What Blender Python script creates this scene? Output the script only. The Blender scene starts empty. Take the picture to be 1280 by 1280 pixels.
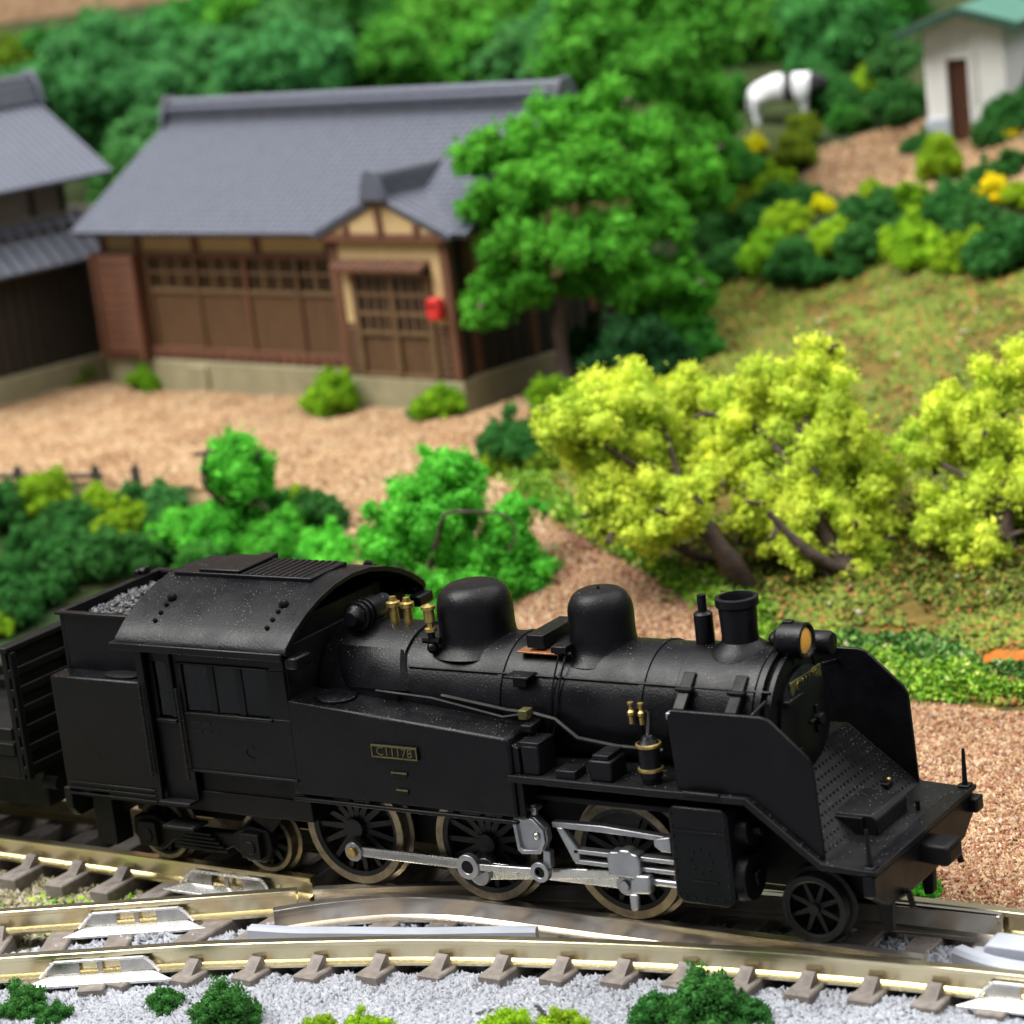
import bpy, bmesh, math, random
import numpy as np
from mathutils import Vector, Matrix

# ------------------------------------------------------------------ camera, light, exposure
# One Blender unit is one centimetre: this is a table-top model railway at about 1:150.
SC = bpy.context.scene
COL = SC.collection
SC.unit_settings.scale_length = 0.01
CAMP = np.array([12.8197, -16.8436, 7.8837])
YAW, PITCH, ROLL, FPX = -0.58808, 0.231114, -0.117089, 3294.31
def _basis():
    cy, sy, cp, sp = math.cos(YAW), math.sin(YAW), math.cos(PITCH), math.sin(PITCH)
    f = np.array([cp*sy, cp*cy, -sp]); r = np.array([cy, -sy, 0.0]); u = np.cross(r, f)
    c, s = math.cos(ROLL), math.sin(ROLL)
    return c*r + s*u, -s*r + c*u, f
CR, CU, CF = _basis()
cd = bpy.data.cameras.new('camera'); cam = bpy.data.objects.new('camera', cd); COL.objects.link(cam)
cam.matrix_world = Matrix(((CR[0], CU[0], -CF[0], CAMP[0]), (CR[1], CU[1], -CF[1], CAMP[1]), (CR[2], CU[2], -CF[2], CAMP[2]), (0, 0, 0, 1)))
cd.sensor_width = 36.0; cd.lens = 36.0*FPX/1280.0
cd.clip_start = 0.5; cd.clip_end = 400.0
cd.dof.use_dof = True; cd.dof.focus_distance = 21.2; cd.dof.aperture_fstop = 0.56; cd.dof.aperture_blades = 7
SC.camera = cam
SC.view_settings.view_transform = 'Standard'; SC.view_settings.look = 'None'
SC.view_settings.exposure = 0.35; SC.view_settings.gamma = 1.0
SC.view_settings.use_curve_mapping = False
SC.cycles.max_bounces = 6; SC.cycles.diffuse_bounces = 3; SC.cycles.glossy_bounces = 3; SC.cycles.transmission_bounces = 4
SC.cycles.use_denoising = True

wd = bpy.data.worlds.new('World'); SC.world = wd; wd.use_nodes = True
bg = wd.node_tree.nodes['Background']; bg.inputs[0].default_value = (0.86, 0.93, 1.0, 1); bg.inputs[1].default_value = 0.23

def area_lamp(name, pos, target, size, power, color):
    l = bpy.data.lights.new(name, 'AREA'); l.shape = 'SQUARE'; l.size = size; l.energy = power; l.color = color
    o = bpy.data.objects.new(name, l); COL.objects.link(o); o.location = pos
    o.rotation_euler = (Vector(target) - Vector(pos)).to_track_quat('-Z', 'Y').to_euler()
    return o
area_lamp('window_light', (-62, -40, 125), (-3, 8, 0), 95, 390000, (1.0, 0.985, 0.955))
area_lamp('ceiling_light', (34, 34, 150), (-3, 8, 0), 230, 430000, (1.0, 0.98, 0.96))

RNG = np.random.default_rng(11)
random.seed(11)
PI = math.pi

# ------------------------------------------------------------------ helpers
def ray(px, py): return CF + (px-640)/FPX*CR - (py-640)/FPX*CU
def at(px, py, d): return CAMP + d*ray(px, py)
def on_z(px, py, z):
    v = ray(px, py); return CAMP + (z-CAMP[2])/v[2]*v

def link(o, parent=None):
    COL.objects.link(o)
    if parent is not None: o.parent = parent
    return o
def tag(o, label=None, cat=None, group=None, kind=None):
    if label: o['label'] = label
    if cat: o['category'] = cat
    if group: o['group'] = group
    if kind: o['kind'] = kind
    return o
def thing(name, label, cat, loc=(0, 0, 0), rotz=0.0, group=None):
    o = bpy.data.objects.new(name, None); COL.objects.link(o)
    o.empty_display_size = 0.2
    o.location = loc; o.rotation_euler = (0, 0, rotz)
    return tag(o, label, cat, group)

class MB:
    def __init__(s): s.v = []; s.f = []
    def poly(s, vs, fs):
        n = len(s.v); s.v += [tuple(map(float, p)) for p in vs]; s.f += [tuple(i+n for i in q) for q in fs]; return s
    def box(s, x0, x1, y0, y1, z0, z1):
        return s.poly([(x0,y0,z0),(x1,y0,z0),(x1,y1,z0),(x0,y1,z0),(x0,y0,z1),(x1,y0,z1),(x1,y1,z1),(x0,y1,z1)],
                      [(0,3,2,1),(4,5,6,7),(0,1,5,4),(1,2,6,5),(2,3,7,6),(3,0,4,7)])
    def prism(s, pts, plane, a0, a1):
        m = {'xz': lambda p, a: (p[0], a, p[1]), 'yz': lambda p, a: (a, p[0], p[1]), 'xy': lambda p, a: (p[0], p[1], a)}[plane]
        n = len(pts)
        return s.poly([m(p, a0) for p in pts] + [m(p, a1) for p in pts],
                      [tuple(range(n)), tuple(range(2*n-1, n-1, -1))] + [(i, (i+1) % n, n+(i+1) % n, n+i) for i in range(n)])
    def cyl(s, p0, p1, r0, r1=None, n=16, cap=True):
        r1 = r0 if r1 is None else r1
        p0 = Vector(p0); p1 = Vector(p1); d = (p1-p0).normalized()
        a = d.orthogonal().normalized(); b = d.cross(a)
        vs = []
        for p, r in ((p0, r0), (p1, r1)):
            for i in range(n):
                t = 2*PI*i/n; vs.append(p + a*math.cos(t)*r + b*math.sin(t)*r)
        fs = [(i, (i+1) % n, n+(i+1) % n, n+i) for i in range(n)]
        if cap: fs += [tuple(range(n-1, -1, -1)), tuple(range(n, 2*n))]
        return s.poly(vs, fs)
    def lathe(s, o, axis, prof, n=24, a0=0.0, a1=2*PI):
        full = abs(a1-a0-2*PI) < 1e-6; m = n if full else n+1
        vs = []
        for r, h in prof:
            for i in range(m):
                t = a0 + (a1-a0)*i/n; c, q = r*math.cos(t), r*math.sin(t)
                p = {'z': (c, q, h), 'x': (h, c, q), 'y': (c, h, q)}[axis]
                vs.append((o[0]+p[0], o[1]+p[1], o[2]+p[2]))
        fs = []
        for k in range(len(prof)-1):
            for i in range(n):
                j = (i+1) % m
                fs.append((k*m+i, k*m+j, (k+1)*m+j, (k+1)*m+i))
        return s.poly(vs, fs)
    def tube(s, pts, r, n=8):
        pts = [Vector(p) for p in pts]; rs = r if isinstance(r, (list, tuple)) else [r]*len(pts)
        vs = []; up = None
        for i, p in enumerate(pts):
            d = (pts[min(i+1, len(pts)-1)] - pts[max(i-1, 0)]).normalized()
            a = d.orthogonal().normalized() if up is None else (up - d*up.dot(d)).normalized()
            up = a; b = d.cross(a)
            for k in range(n):
                t = 2*PI*k/n; vs.append(p + a*math.cos(t)*rs[i] + b*math.sin(t)*rs[i])
        fs = [(i*n+k, i*n+(k+1) % n, (i+1)*n+(k+1) % n, (i+1)*n+k) for i in range(len(pts)-1) for k in range(n)]
        fs += [tuple(range(n-1, -1, -1)), tuple(range((len(pts)-1)*n, len(pts)*n))]
        return s.poly(vs, fs)
    def sph(s, c, r, nu=12, nv=8):
        r = r if isinstance(r, (tuple, list)) else (r, r, r)
        vs = [(c[0], c[1], c[2]-r[2])]
        for j in range(1, nv):
            ph = -PI/2 + PI*j/nv
            for i in range(nu):
                t = 2*PI*i/nu; vs.append((c[0]+r[0]*math.cos(ph)*math.cos(t), c[1]+r[1]*math.cos(ph)*math.sin(t), c[2]+r[2]*math.sin(ph)))
        vs.append((c[0], c[1], c[2]+r[2]))
        fs = [(0, 1+(i+1) % nu, 1+i) for i in range(nu)]
        for j in range(nv-2):
            for i in range(nu):
                fs.append((1+j*nu+i, 1+j*nu+(i+1) % nu, 1+(j+1)*nu+(i+1) % nu, 1+(j+1)*nu+i))
        L = len(vs)-1
        fs += [(L, 1+(nv-2)*nu+i, 1+(nv-2)*nu+(i+1) % nu) for i in range(nu)]
        return s.poly(vs, fs)
    def mesh(s, name, smooth=35):
        me = bpy.data.meshes.new(name); me.from_pydata(s.v, [], s.f)
        b = bmesh.new(); b.from_mesh(me); bmesh.ops.recalc_face_normals(b, faces=b.faces); b.to_mesh(me); b.free()
        if smooth:
            me.polygons.foreach_set('use_smooth', [True]*len(me.polygons)); me.set_sharp_from_angle(angle=math.radians(smooth))
        return me
    def build(s, name, mat, parent=None, bevel=0.0, smooth=35, loc=None, label=None):
        me = s.mesh(name, smooth); me.materials.append(mat)
        o = link(bpy.data.objects.new(name, me), parent)
        if loc is not None: o.location = loc
        if bevel:
            m = o.modifiers.new('bevel', 'BEVEL'); m.width = bevel; m.segments = 2; m.limit_method = 'ANGLE'; m.angle_limit = math.radians(38)
        if label: o['label'] = label
        return o

def array_mesh(name, V, T, mat):
    me = bpy.data.meshes.new(name)
    me.vertices.add(len(V)); me.vertices.foreach_set('co', np.ascontiguousarray(V, np.float32).ravel())
    me.loops.add(T.size); me.loops.foreach_set('vertex_index', np.ascontiguousarray(T, np.int32).ravel())
    me.polygons.add(len(T)); me.polygons.foreach_set('loop_start', np.arange(0, T.size, T.shape[1], dtype=np.int32))
    me.update(calc_edges=True); me.validate()
    if mat: me.materials.append(mat)
    return me
OCT_V = np.array([(1,0,0),(-1,0,0),(0,1,0),(0,-1,0),(0,0,1),(0,0,-1)], float)
OCT_T = np.array([(0,2,4),(2,1,4),(1,3,4),(3,0,4),(2,0,5),(1,2,5),(3,1,5),(0,3,5)])
TET_V = np.array([(1,1,1),(1,-1,-1),(-1,1,-1),(-1,-1,1)], float)/1.3
TET_T = np.array([(0,1,2),(0,3,1),(0,2,3),(1,3,2)])
FLK_V = np.array([(-1,0,0),(0,-.55,.3),(1,0,0),(0,.55,.3)], float)
FLK_T = np.array([(0,1,2),(0,2,3)])
def granules(P, size, rng, flat=1.0, tet=False, var=0.45):
    bv, bt = (FLK_V, FLK_T) if tet == 'fleck' else (TET_V, TET_T) if tet else (OCT_V, OCT_T)
    n = len(P); k = len(bv)
    q = rng.normal(size=(n, 4)); q /= np.linalg.norm(q, axis=1)[:, None]
    w, x, y, z = q.T
    R = np.stack([np.stack([1-2*(y*y+z*z), 2*(x*y-z*w), 2*(x*z+y*w)], -1), np.stack([2*(x*y+z*w), 1-2*(x*x+z*z), 2*(y*z-x*w)], -1), np.stack([2*(x*z-y*w), 2*(y*z+x*w), 1-2*(x*x+y*y)], -1)], 1)
    b = bv[None]*(1+rng.uniform(-var, var, (n, k, 3)))
    b[:, :, 2] *= flat
    s = size*rng.uniform(0.6, 1.4, n)
    V = np.einsum('nij,nkj->nki', R, b)*s[:, None, None] + P[:, None, :]
    T = (bt[None] + (np.arange(n)*k)[:, None, None]).reshape(-1, 3)
    return V.reshape(-1, 3), T

# ------------------------------------------------------------------ materials
def new_mat(name):
    m = bpy.data.materials.new(name); m.use_nodes = True
    nt = m.node_tree; return m, nt, nt.nodes['Principled BSDF']
def N(nt, t, **kw):
    n = nt.nodes.new(t)
    for k, v in kw.items(): setattr(n, k, v)
    return n
def coords(nt, scale=(1, 1, 1)):
    tc = N(nt, 'ShaderNodeTexCoord'); mp = N(nt, 'ShaderNodeMapping'); mp.inputs['Scale'].default_value = scale
    nt.links.new(tc.outputs['Object'], mp.inputs[0]); return mp.outputs[0]
def noise(nt, vec, scale, detail=4, rough=0.6):
    n = N(nt, 'ShaderNodeTexNoise'); n.inputs['Scale'].default_value = scale; n.inputs['Detail'].default_value = detail; n.inputs['Roughness'].default_value = rough
    if vec is not None: nt.links.new(vec, n.inputs['Vector'])
    return n.outputs['Fac']
def ramp(nt, fac, stops):
    r = N(nt, 'ShaderNodeValToRGB'); e = r.color_ramp.elements
    while len(e) < len(stops): e.new(0.5)
    for i, (p, c) in enumerate(stops):
        e[i].position = p; e[i].color = (*c, 1) if len(c) == 3 else c
    nt.links.new(fac, r.inputs[0]); return r.outputs[0]
def mixc(nt, fac, a, b, mode='MIX'):
    m = N(nt, 'ShaderNodeMix', data_type='RGBA', blend_type=mode)
    for sock, v in ((0, fac), (6, a), (7, b)):
        if hasattr(v, 'is_linked'): nt.links.new(v, m.inputs[sock])
        elif isinstance(v, (int, float)): m.inputs[sock].default_value = v
        else: m.inputs[sock].default_value = (*v, 1)
    return m.outputs[2]
def bump(nt, b, h, strength, dist):
    n = N(nt, 'ShaderNodeBump'); n.inputs['Strength'].default_value = strength; n.inputs['Distance'].default_value = dist
    nt.links.new(h, n.inputs['Height']); nt.links.new(n.outputs[0], b.inputs['Normal'])
def surf(name, c1, c2=None, scale=6.0, rough=0.6, metal=0.0, bscale=30, bstr=0.25, bdist=0.01, spec=0.5, stretch=(1, 1, 1), rvar=0.1, detail=5):
    m, nt, b = new_mat(name)
    v = coords(nt, stretch)
    c2 = c2 or tuple(x*0.75 for x in c1)
    n1 = noise(nt, v, scale, detail)
    nt.links.new(ramp(nt, n1, [(0.32, c1), (0.68, c2)]), b.inputs['Base Color'])
    n2 = noise(nt, v, bscale, 4)
    rr = ramp(nt, n2, [(0.3, (max(rough-rvar, .03),)*3), (0.7, (min(rough+rvar, 1),)*3)])
    nt.links.new(rr, b.inputs['Roughness'])
    b.inputs['Metallic'].default_value = metal; b.inputs['Specular IOR Level'].default_value = spec
    if bstr: bump(nt, b, n2, bstr, bdist)
    return m
def black_plastic(name, base, rough, dust):
    m, nt, b = new_mat(name)
    v = coords(nt)
    n1 = noise(nt, v, 3.0, 5); n2 = noise(nt, v, 55.0, 3)
    col = ramp(nt, n1, [(0.3, base), (0.7, tuple(x*1.7 for x in base))])
    # settled dust: fine pale specks
    vo = N(nt, 'ShaderNodeTexVoronoi'); vo.inputs['Scale'].default_value = 34.0; nt.links.new(v, vo.inputs['Vector'])
    sp = ramp(nt, vo.outputs['Distance'], [(0.05, (1, 1, 1)), (0.16, (0, 0, 0))])
    n3 = noise(nt, v, 5.0, 3)
    msk = ramp(nt, n3, [(0.42, (0, 0, 0)), (0.62, (dust, dust, dust))])
    mm = N(nt, 'ShaderNodeMath', operation='MULTIPLY'); nt.links.new(sp, mm.inputs[0]); nt.links.new(msk, mm.inputs[1])
    ge = N(nt, 'ShaderNodeNewGeometry'); sx = N(nt, 'ShaderNodeSeparateXYZ'); nt.links.new(ge.outputs['Normal'], sx.inputs[0])
    up = ramp(nt, sx.outputs[2], [(0.0, (0.02,)*3), (0.35, (0.25,)*3), (0.8, (1, 1, 1))])
    m2 = N(nt, 'ShaderNodeMath', operation='MULTIPLY'); nt.links.new(mm.outputs[0], m2.inputs[0]); nt.links.new(up, m2.inputs[1]); mm = m2
    nt.links.new(mixc(nt, mm.outputs[0], col, (0.34, 0.33, 0.31)), b.inputs['Base Color'])
    nt.links.new(ramp(nt, n1, [(0.3, (rough-0.1,)*3), (0.7, (rough+0.16,)*3)]), b.inputs['Roughness'])
    b.inputs['Specular IOR Level'].default_value = 0.17
    bump(nt, b, n2, 0.45, 0.006)
    return m
M = {}
M['black'] = black_plastic('satin_black', (0.0022, 0.0022, 0.0028), 0.34, 0.9)
M['tread'] = black_plastic('dusty_black_tread', (0.004, 0.004, 0.0045), 0.42, 1.0)
M['frame'] = black_plastic('matt_black_frame', (0.002, 0.002, 0.002), 0.5, 0.2)
M['wheel'] = surf('black_wheel', (0.006, 0.006, 0.007), (0.01, 0.01, 0.011), rough=0.5, spec=.3)
M['tyre'] = surf('worn_tyre_metal', (0.30, 0.25, 0.17), (0.16, 0.13, 0.09), 12, 0.38, 0.9, 60, 0.1)
M['rod'] = surf('grey_metal_rod', (0.36, 0.36, 0.375), (0.27, 0.27, 0.285), 5, 0.33, 0.85, 18, 0.03, rvar=.05)
M['steel'] = surf('pale_steel', (0.56, 0.55, 0.52), (0.42, 0.41, 0.39), 4, 0.26, 0.95, 18, 0.02, rvar=.04)
M['brass'] = surf('brass', (0.48, 0.35, 0.11), (0.28, 0.2, 0.07), 20, 0.35, 0.9, 60, 0.1)
M['dull_brass'] = surf('tarnished_brass', (0.11, 0.10, 0.03), (0.05, 0.045, 0.016), 30, 0.5, 0.5, 60, 0.1)
M['copper'] = surf('copper', (0.35, 0.15, 0.06), (0.2, 0.09, 0.04), 20, 0.45, 0.6, 60, 0.1)
M['coal'] = surf('coal', (0.010, 0.010, 0.012), (0.05, 0.05, 0.055), 18, 0.3, 0.0, 40, 0.6, 0.03, 0.6)
M['lens'] = surf('amber_lens', (0.75, 0.40, 0.08), (0.6, 0.28, 0.04), 3, 0.25, 0, 20, 0.1)
def glass(name, tint):
    m, nt, b = new_mat(name)
    b.inputs['Base Color'].default_value = (*tint, 1); b.inputs['Roughness'].default_value = 0.06
    b.inputs['Transmission Weight'].default_value = 1.0; b.inputs['IOR'].default_value = 1.25
    return m
M['glass'] = glass('cab_glass', (0.32, 0.38, 0.33))
M['rail'] = surf('nickel_silver_rail', (0.84, 0.75, 0.50), (0.76, 0.67, 0.43), 2, 0.24, 0.95, 40, 0, 0.01, stretch=(0.5, 2, 2), rvar=.03)
M['railhead'] = surf('worn_grey_rail', (0.82, 0.76, 0.66), (0.70, 0.64, 0.55), 2, 0.24, 0.93, 12, 0, rvar=.03, detail=2)
M['joiner'] = surf('bright_joiner', (0.80, 0.79, 0.78), (0.68, 0.67, 0.66), 8, 0.25, 0.6, 40, 0.05)
M['sleeper'] = surf('brown_sleeper', (0.11, 0.088, 0.074), (0.20, 0.175, 0.155), 9, 0.75, 0, 40, 0.4)
M['greyplastic'] = surf('grey_plastic', (0.36, 0.38, 0.43), (0.30, 0.32, 0.37), 3, 0.42, 0, 60, 0.1)
M['roof'] = surf('grey_roof_tile', (0.094, 0.103, 0.137), (0.074, 0.081, 0.108), 7, 0.55, 0, 60, 0.15)
M['roofdark'] = surf('dark_ridge_tile', (0.085, 0.089, 0.112), (0.058, 0.061, 0.078), 7, 0.6, 0, 60, 0.15)
M['redwood'] = surf('reddish_timber', (0.145, 0.058, 0.029), (0.10, 0.040, 0.020), 6, 0.6, 0, 30, 0.3, stretch=(1, 1, 0.3))
M['brownwood'] = surf('brown_timber', (0.100, 0.050, 0.019), (0.072, 0.036, 0.014), 7, 0.6, 0, 30, 0.3, stretch=(1, 1, 0.3))
M['barwood'] = surf('lattice_timber', (0.15, 0.085, 0.036), (0.10, 0.056, 0.024), 7, 0.6, 0, 30, 0.3)
M['darkwood'] = surf('dark_boarding', (0.026, 0.018, 0.012), (0.015, 0.011, 0.008), 7, 0.6, 0, 30, 0.3, stretch=(1, 1, 0.3))
M['plaster'] = surf('ochre_plaster', (0.52, 0.37, 0.18), (0.44, 0.31, 0.14), 5, 0.8, 0, 40, 0.2)
M['greyplaster'] = surf('grey_plaster', (0.17, 0.155, 0.13), (0.13, 0.12, 0.1), 5, 0.8, 0, 40, 0.2)
M['stone'] = surf('tan_foundation', (0.29, 0.26, 0.15), (0.22, 0.195, 0.11), 3, 0.8, 0, 25, 0.3)
M['paper'] = surf('dark_window', (0.012, 0.008, 0.005), (0.02, 0.013, 0.008), 5, 0.3)
M['redbox'] = surf('red_paint', (0.62, 0.03, 0.025), (0.5, 0.02, 0.02), 5, 0.4)
M['whitewall'] = surf('white_render', (0.74, 0.73, 0.70), (0.66, 0.65, 0.62), 3, 0.75, 0, 30, 0.2)
M['greybase'] = surf('blue_grey_base', (0.42, 0.46, 0.50), (0.36, 0.40, 0.44), 3, 0.75)
M['doorbrown'] = surf('brown_door', (0.085, 0.026, 0.010), (0.06, 0.018, 0.008), 4, 0.5, stretch=(1, 1, .3))
M['greenroof'] = surf('green_sheet_roof', (0.06, 0.19, 0.14), (0.045, 0.15, 0.11), 4, 0.5)
M['greentrim'] = surf('dark_green_trim', (0.02, 0.075, 0.045), (0.015, 0.05, 0.03), 4, 0.6)
M['bark'] = surf('bark', (0.075, 0.045, 0.033), (0.028, 0.017, 0.013), 10, 0.8, 0, 30, 0.8, 0.03)
M['palebark'] = surf('purple_grey_bark', (0.26, 0.17, 0.155), (0.14, 0.095, 0.085), 10, 0.75, 0, 30, 0.6, 0.03)
M['fence'] = surf('weathered_dark_fence', (0.03, 0.025, 0.02), (0.05, 0.042, 0.035), 10, 0.8)
M['board'] = surf('chipboard', (0.75, 0.47, 0.28), (0.46, 0.26, 0.14), 3.2, 0.85, 0, 6, 0.3, 0.05, detail=8)
M['rock'] = surf('pale_rock', (0.46, 0.36, 0.24), (0.34, 0.26, 0.17), 3, 0.85, 0, 12, 0.4, 0.05)
M['piece'] = surf('black_piece', (0.01, 0.01, 0.01), (0.02, 0.02, 0.02), 5, 0.4)
def foam_mat():
    m, nt, b = new_mat('dyed_foam')
    oi = N(nt, 'ShaderNodeObjectInfo'); ge = N(nt, 'ShaderNodeNewGeometry')
    k = ramp(nt, ge.outputs['Random Per Island'], [(0.0, (0.74, 0.76, 0.72)), (0.7, (1.03, 1.03, 1.0)), (1.0, (1.35, 1.3, 1.35))])
    c = mixc(nt, 1.0, oi.outputs['Color'], k, 'MULTIPLY')
    n1 = noise(nt, coords(nt), 1.6, 4)
    c = mixc(nt, 1.0, c, ramp(nt, n1, [(0.3, (0.66, 0.78, 0.7)), (0.7, (1.25, 1.12, 1.1))]), 'MULTIPLY')
    nt.links.new(c, b.inputs['Base Color']); b.inputs['Roughness'].default_value = 0.95; b.inputs['Specular IOR Level'].default_value = 0.15
    tr = N(nt, 'ShaderNodeBsdfTranslucent'); nt.links.new(c, tr.inputs[0])
    mx = N(nt, 'ShaderNodeMixShader'); mx.inputs[0].default_value = 0.42
    nt.links.new(b.outputs[0], mx.inputs[1]); nt.links.new(tr.outputs[0], mx.inputs[2])
    nt.links.new(mx.outputs[0], nt.nodes['Material Output'].inputs['Surface'])
    return m
M['foam'] = foam_mat()
def chip_mat(name, stops, patch=((0.8, 0.8, 0.8), (1.15, 1.15, 1.15))):
    m, nt, b = new_mat(name); ge = N(nt, 'ShaderNodeNewGeometry')
    c = ramp(nt, ge.outputs['Random Per Island'], stops)
    n1 = noise(nt, coords(nt), 1.1, 5, 0.65)
    c = mixc(nt, 1.0, c, ramp(nt, n1, [(0.32, patch[0]), (0.68, patch[1])]), 'MULTIPLY')
    nt.links.new(c, b.inputs['Base Color'])
    b.inputs['Roughness'].default_value = 0.85; b.inputs['Specular IOR Level'].default_value = 0.3
    return m
M['chips'] = chip_mat('tan_chips', [(0.0, (0.20, 0.11, 0.06)), (0.25, (0.30, 0.18, 0.10)), (0.75, (0.37, 0.26, 0.15)), (1.0, (0.46, 0.36, 0.24))], ((0.88, 0.76, 0.64), (1.12, 1.13, 1.08)))
M['rust'] = chip_mat('rusty_chips', [(0.0, (0.12, 0.04, 0.02)), (0.4, (0.22, 0.085, 0.04)), (0.75, (0.30, 0.17, 0.10)), (1.0, (0.42, 0.33, 0.25))])
M['grit'] = chip_mat('pale_grit', [(0.0, (0.16, 0.14, 0.07)), (0.5, (0.27, 0.24, 0.14)), (0.9, (0.34, 0.31, 0.22)), (1.0, (0.42, 0.4, 0.36))])
M['flock'] = chip_mat('turf_flock', [(0.0, (0.08, 0.12, 0.014)), (0.45, (0.125, 0.165, 0.018)), (0.80, (0.18, 0.22, 0.024)), (0.84, (0.23, 0.115, 0.025)), (0.99, (0.26, 0.14, 0.035)), (1.0, (0.5, 0.46, 0.38))])
M['limeflock'] = chip_mat('lime_flock', [(0.0, (0.05, 0.17, 0.012)), (0.5, (0.16, 0.34, 0.02)), (0.9, (0.30, 0.45, 0.03)), (1.0, (0.5, 0.5, 0.2))])
M['greenflock'] = chip_mat('green_flock', [(0.0, (0.03, 0.10, 0.018)), (0.4, (0.07, 0.20, 0.03)), (0.85, (0.14, 0.29, 0.04)), (1.0, (0.35, 0.33, 0.2))])
M['ballast'] = chip_mat('pale_ballast', [(0.0, (0.24, 0.25, 0.28)), (0.5, (0.28, 0.29, 0.32)), (1.0, (0.33, 0.34, 0.365))])
def ground_mat():
    m, nt, b = new_mat('layout_ground')
    a = N(nt, 'ShaderNodeAttribute', attribute_name='tint'); v = coords(nt)
    n1 = noise(nt, v, 5.0, 6, 0.7); n2 = noise(nt, v, 22.0, 5, 0.7)
    c = mixc(nt, 1.0, a.outputs['Color'], ramp(nt, n1, [(0.3, (0.72, 0.68, 0.66)), (0.7, (1.2, 1.2, 1.2))]), 'MULTIPLY')
    c = mixc(nt, 1.0, c, ramp(nt, n2, [(0.3, (0.7, 0.7, 0.7)), (0.7, (1.25, 1.25, 1.25))]), 'MULTIPLY')
    nt.links.new(c, b.inputs['Base Color']); b.inputs['Roughness'].default_value = 0.9; b.inputs['Specular IOR Level'].default_value = 0.2
    bump(nt, b, n2, 0.7, 0.06)
    return m
M['ground'] = ground_mat()

# ------------------------------------------------------------------ terrain
CTRL = []
def cz(px, py, z):
    p = on_z(px, py, z); CTRL.append((p[0], p[1], z))
def cw(x, y, z): CTRL.append((x, y, z))
for x in (-12, -8, -5, -2, 1, 4, 7, 10, 13):
    for y in (-5, -2.5, 0, 1.0): cw(x, y, -0.34)
for p in [(0,600,.78),(130,600,.78),(250,610,.75),(430,600,.78),(560,560,.8),(0,500,.8),(200,500,.8),(400,520,.8),(585,518,.8),(640,500,.82),
          (705,482,1.05),(640,600,.72),(700,665,.52),(780,720,.3),(860,765,.1),(440,650,.62),(0,700,.2),(100,700,.25),(0,790,-.2),(120,770,-.1),(230,700,.2),(340,700,.25),(410,700,.3),(560,760,-.1),
          (1000,850,-.1),(1200,880,-.2),(1280,900,-.22),(1200,1000,-.28),(1280,1090,-.3),(1450,950,-.25),
          (940,748,.22),(1130,790,.08),(1280,770,.15),(1420,800,.2),(700,600,.8),(800,660,.55),(1000,650,.6),(1200,650,.6),(1000,560,.95),(1250,560,1.0),
          (880,470,1.2),(1000,470,1.3),(1150,470,1.35),(1280,450,1.5),(900,360,1.7),(1050,350,1.85),(1250,345,2.05),(1450,380,2.1),
          (900,270,2.3),(1010,240,2.65),(1150,240,2.75),(1280,240,2.8),(1020,180,3.0),(1190,182,3.05),(1280,190,3.05),(1400,200,3.1),
          (955,158,3.5),(1080,130,3.45),(830,280,2.2),(780,380,1.5)]: cz(*p)
HA = np.array([-7.73, 13.16, 0.8]); HU = np.array([-0.9837, 0.1797, 0.0]); HV = np.array([0.1797, 0.9837, 0.0])
def hw(u, v): return HA + HU*u + HV*v
for u, v, z in [(0,1,.8),(0,2.6,.9),(2,1,.8),(5,1,.8),(8,1,.8),(8,4,.9),(4,4,.9),(0,4.2,1.1),(10,2,.8),(10,-2,.8),(12,-4,.8),(14,0,.8),(9,-5,.8),
                (-3,6,2.6),(2,8,3.0),(7,8,3.0),(12,7,3.2),(17,5,3.2),(-6,9,3.6),(0,13,4.6),(8,13,4.6),(16,11,4.6),(22,8,4.6),(-8,14,5.0),(-14,14,5.0),
                (0,20,5.4),(10,20,5.4),(20,18,5.2),(-12,22,6.0),(0,34,5.5),(25,30,5.2),(-18,34,6.5),(-26,20,7),(-24,12,4.5),(-20,4,2.2),(-24,-2,1.5),(26,0,2.5),(34,10,6)]:
    p = hw(u, v); cw(p[0], p[1], z)
CTRL = np.array(CTRL)
_D = np.linalg.norm(CTRL[:, None, :2]-CTRL[None, :, :2], axis=2)
_A = np.zeros((len(CTRL)+1,)*2); _A[:-1, :-1] = np.sqrt(_D**2+0.25) - 0.02*np.eye(len(CTRL)); _A[-1, :-1] = _A[:-1, -1] = 1
_W = np.linalg.solve(_A, np.append(CTRL[:, 2], 0))
def lumps(x, y):
    return (0.035*np.sin(2.1*x+1.3*y)*np.sin(1.7*y-0.8*x) + 0.02*np.sin(5.3*x-2.2*y+1)*np.sin(4.1*y+3.1*x))
def sstep(a, b, t):
    t = np.clip((t-a)/(b-a), 0, 1); return t*t*(3-2*t)
def height(x, y):
    x = np.asarray(x, float); y = np.asarray(y, float); sh = x.shape; xf = x.ravel(); yf = y.ravel()
    out = np.empty(len(xf))
    for i in range(0, len(xf), 20000):
        d = np.sqrt((xf[i:i+20000, None]-CTRL[None, :, 0])**2 + (yf[i:i+20000, None]-CTRL[None, :, 1])**2 + 0.25)
        out[i:i+20000] = d @ _W[:-1] + _W[-1]
    t = sstep(0.95, 1.7, yf)
    out = -0.34*(1-t) + out*t + lumps(xf, yf)*sstep(0.9, 3, yf)
    return out.reshape(sh)
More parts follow.
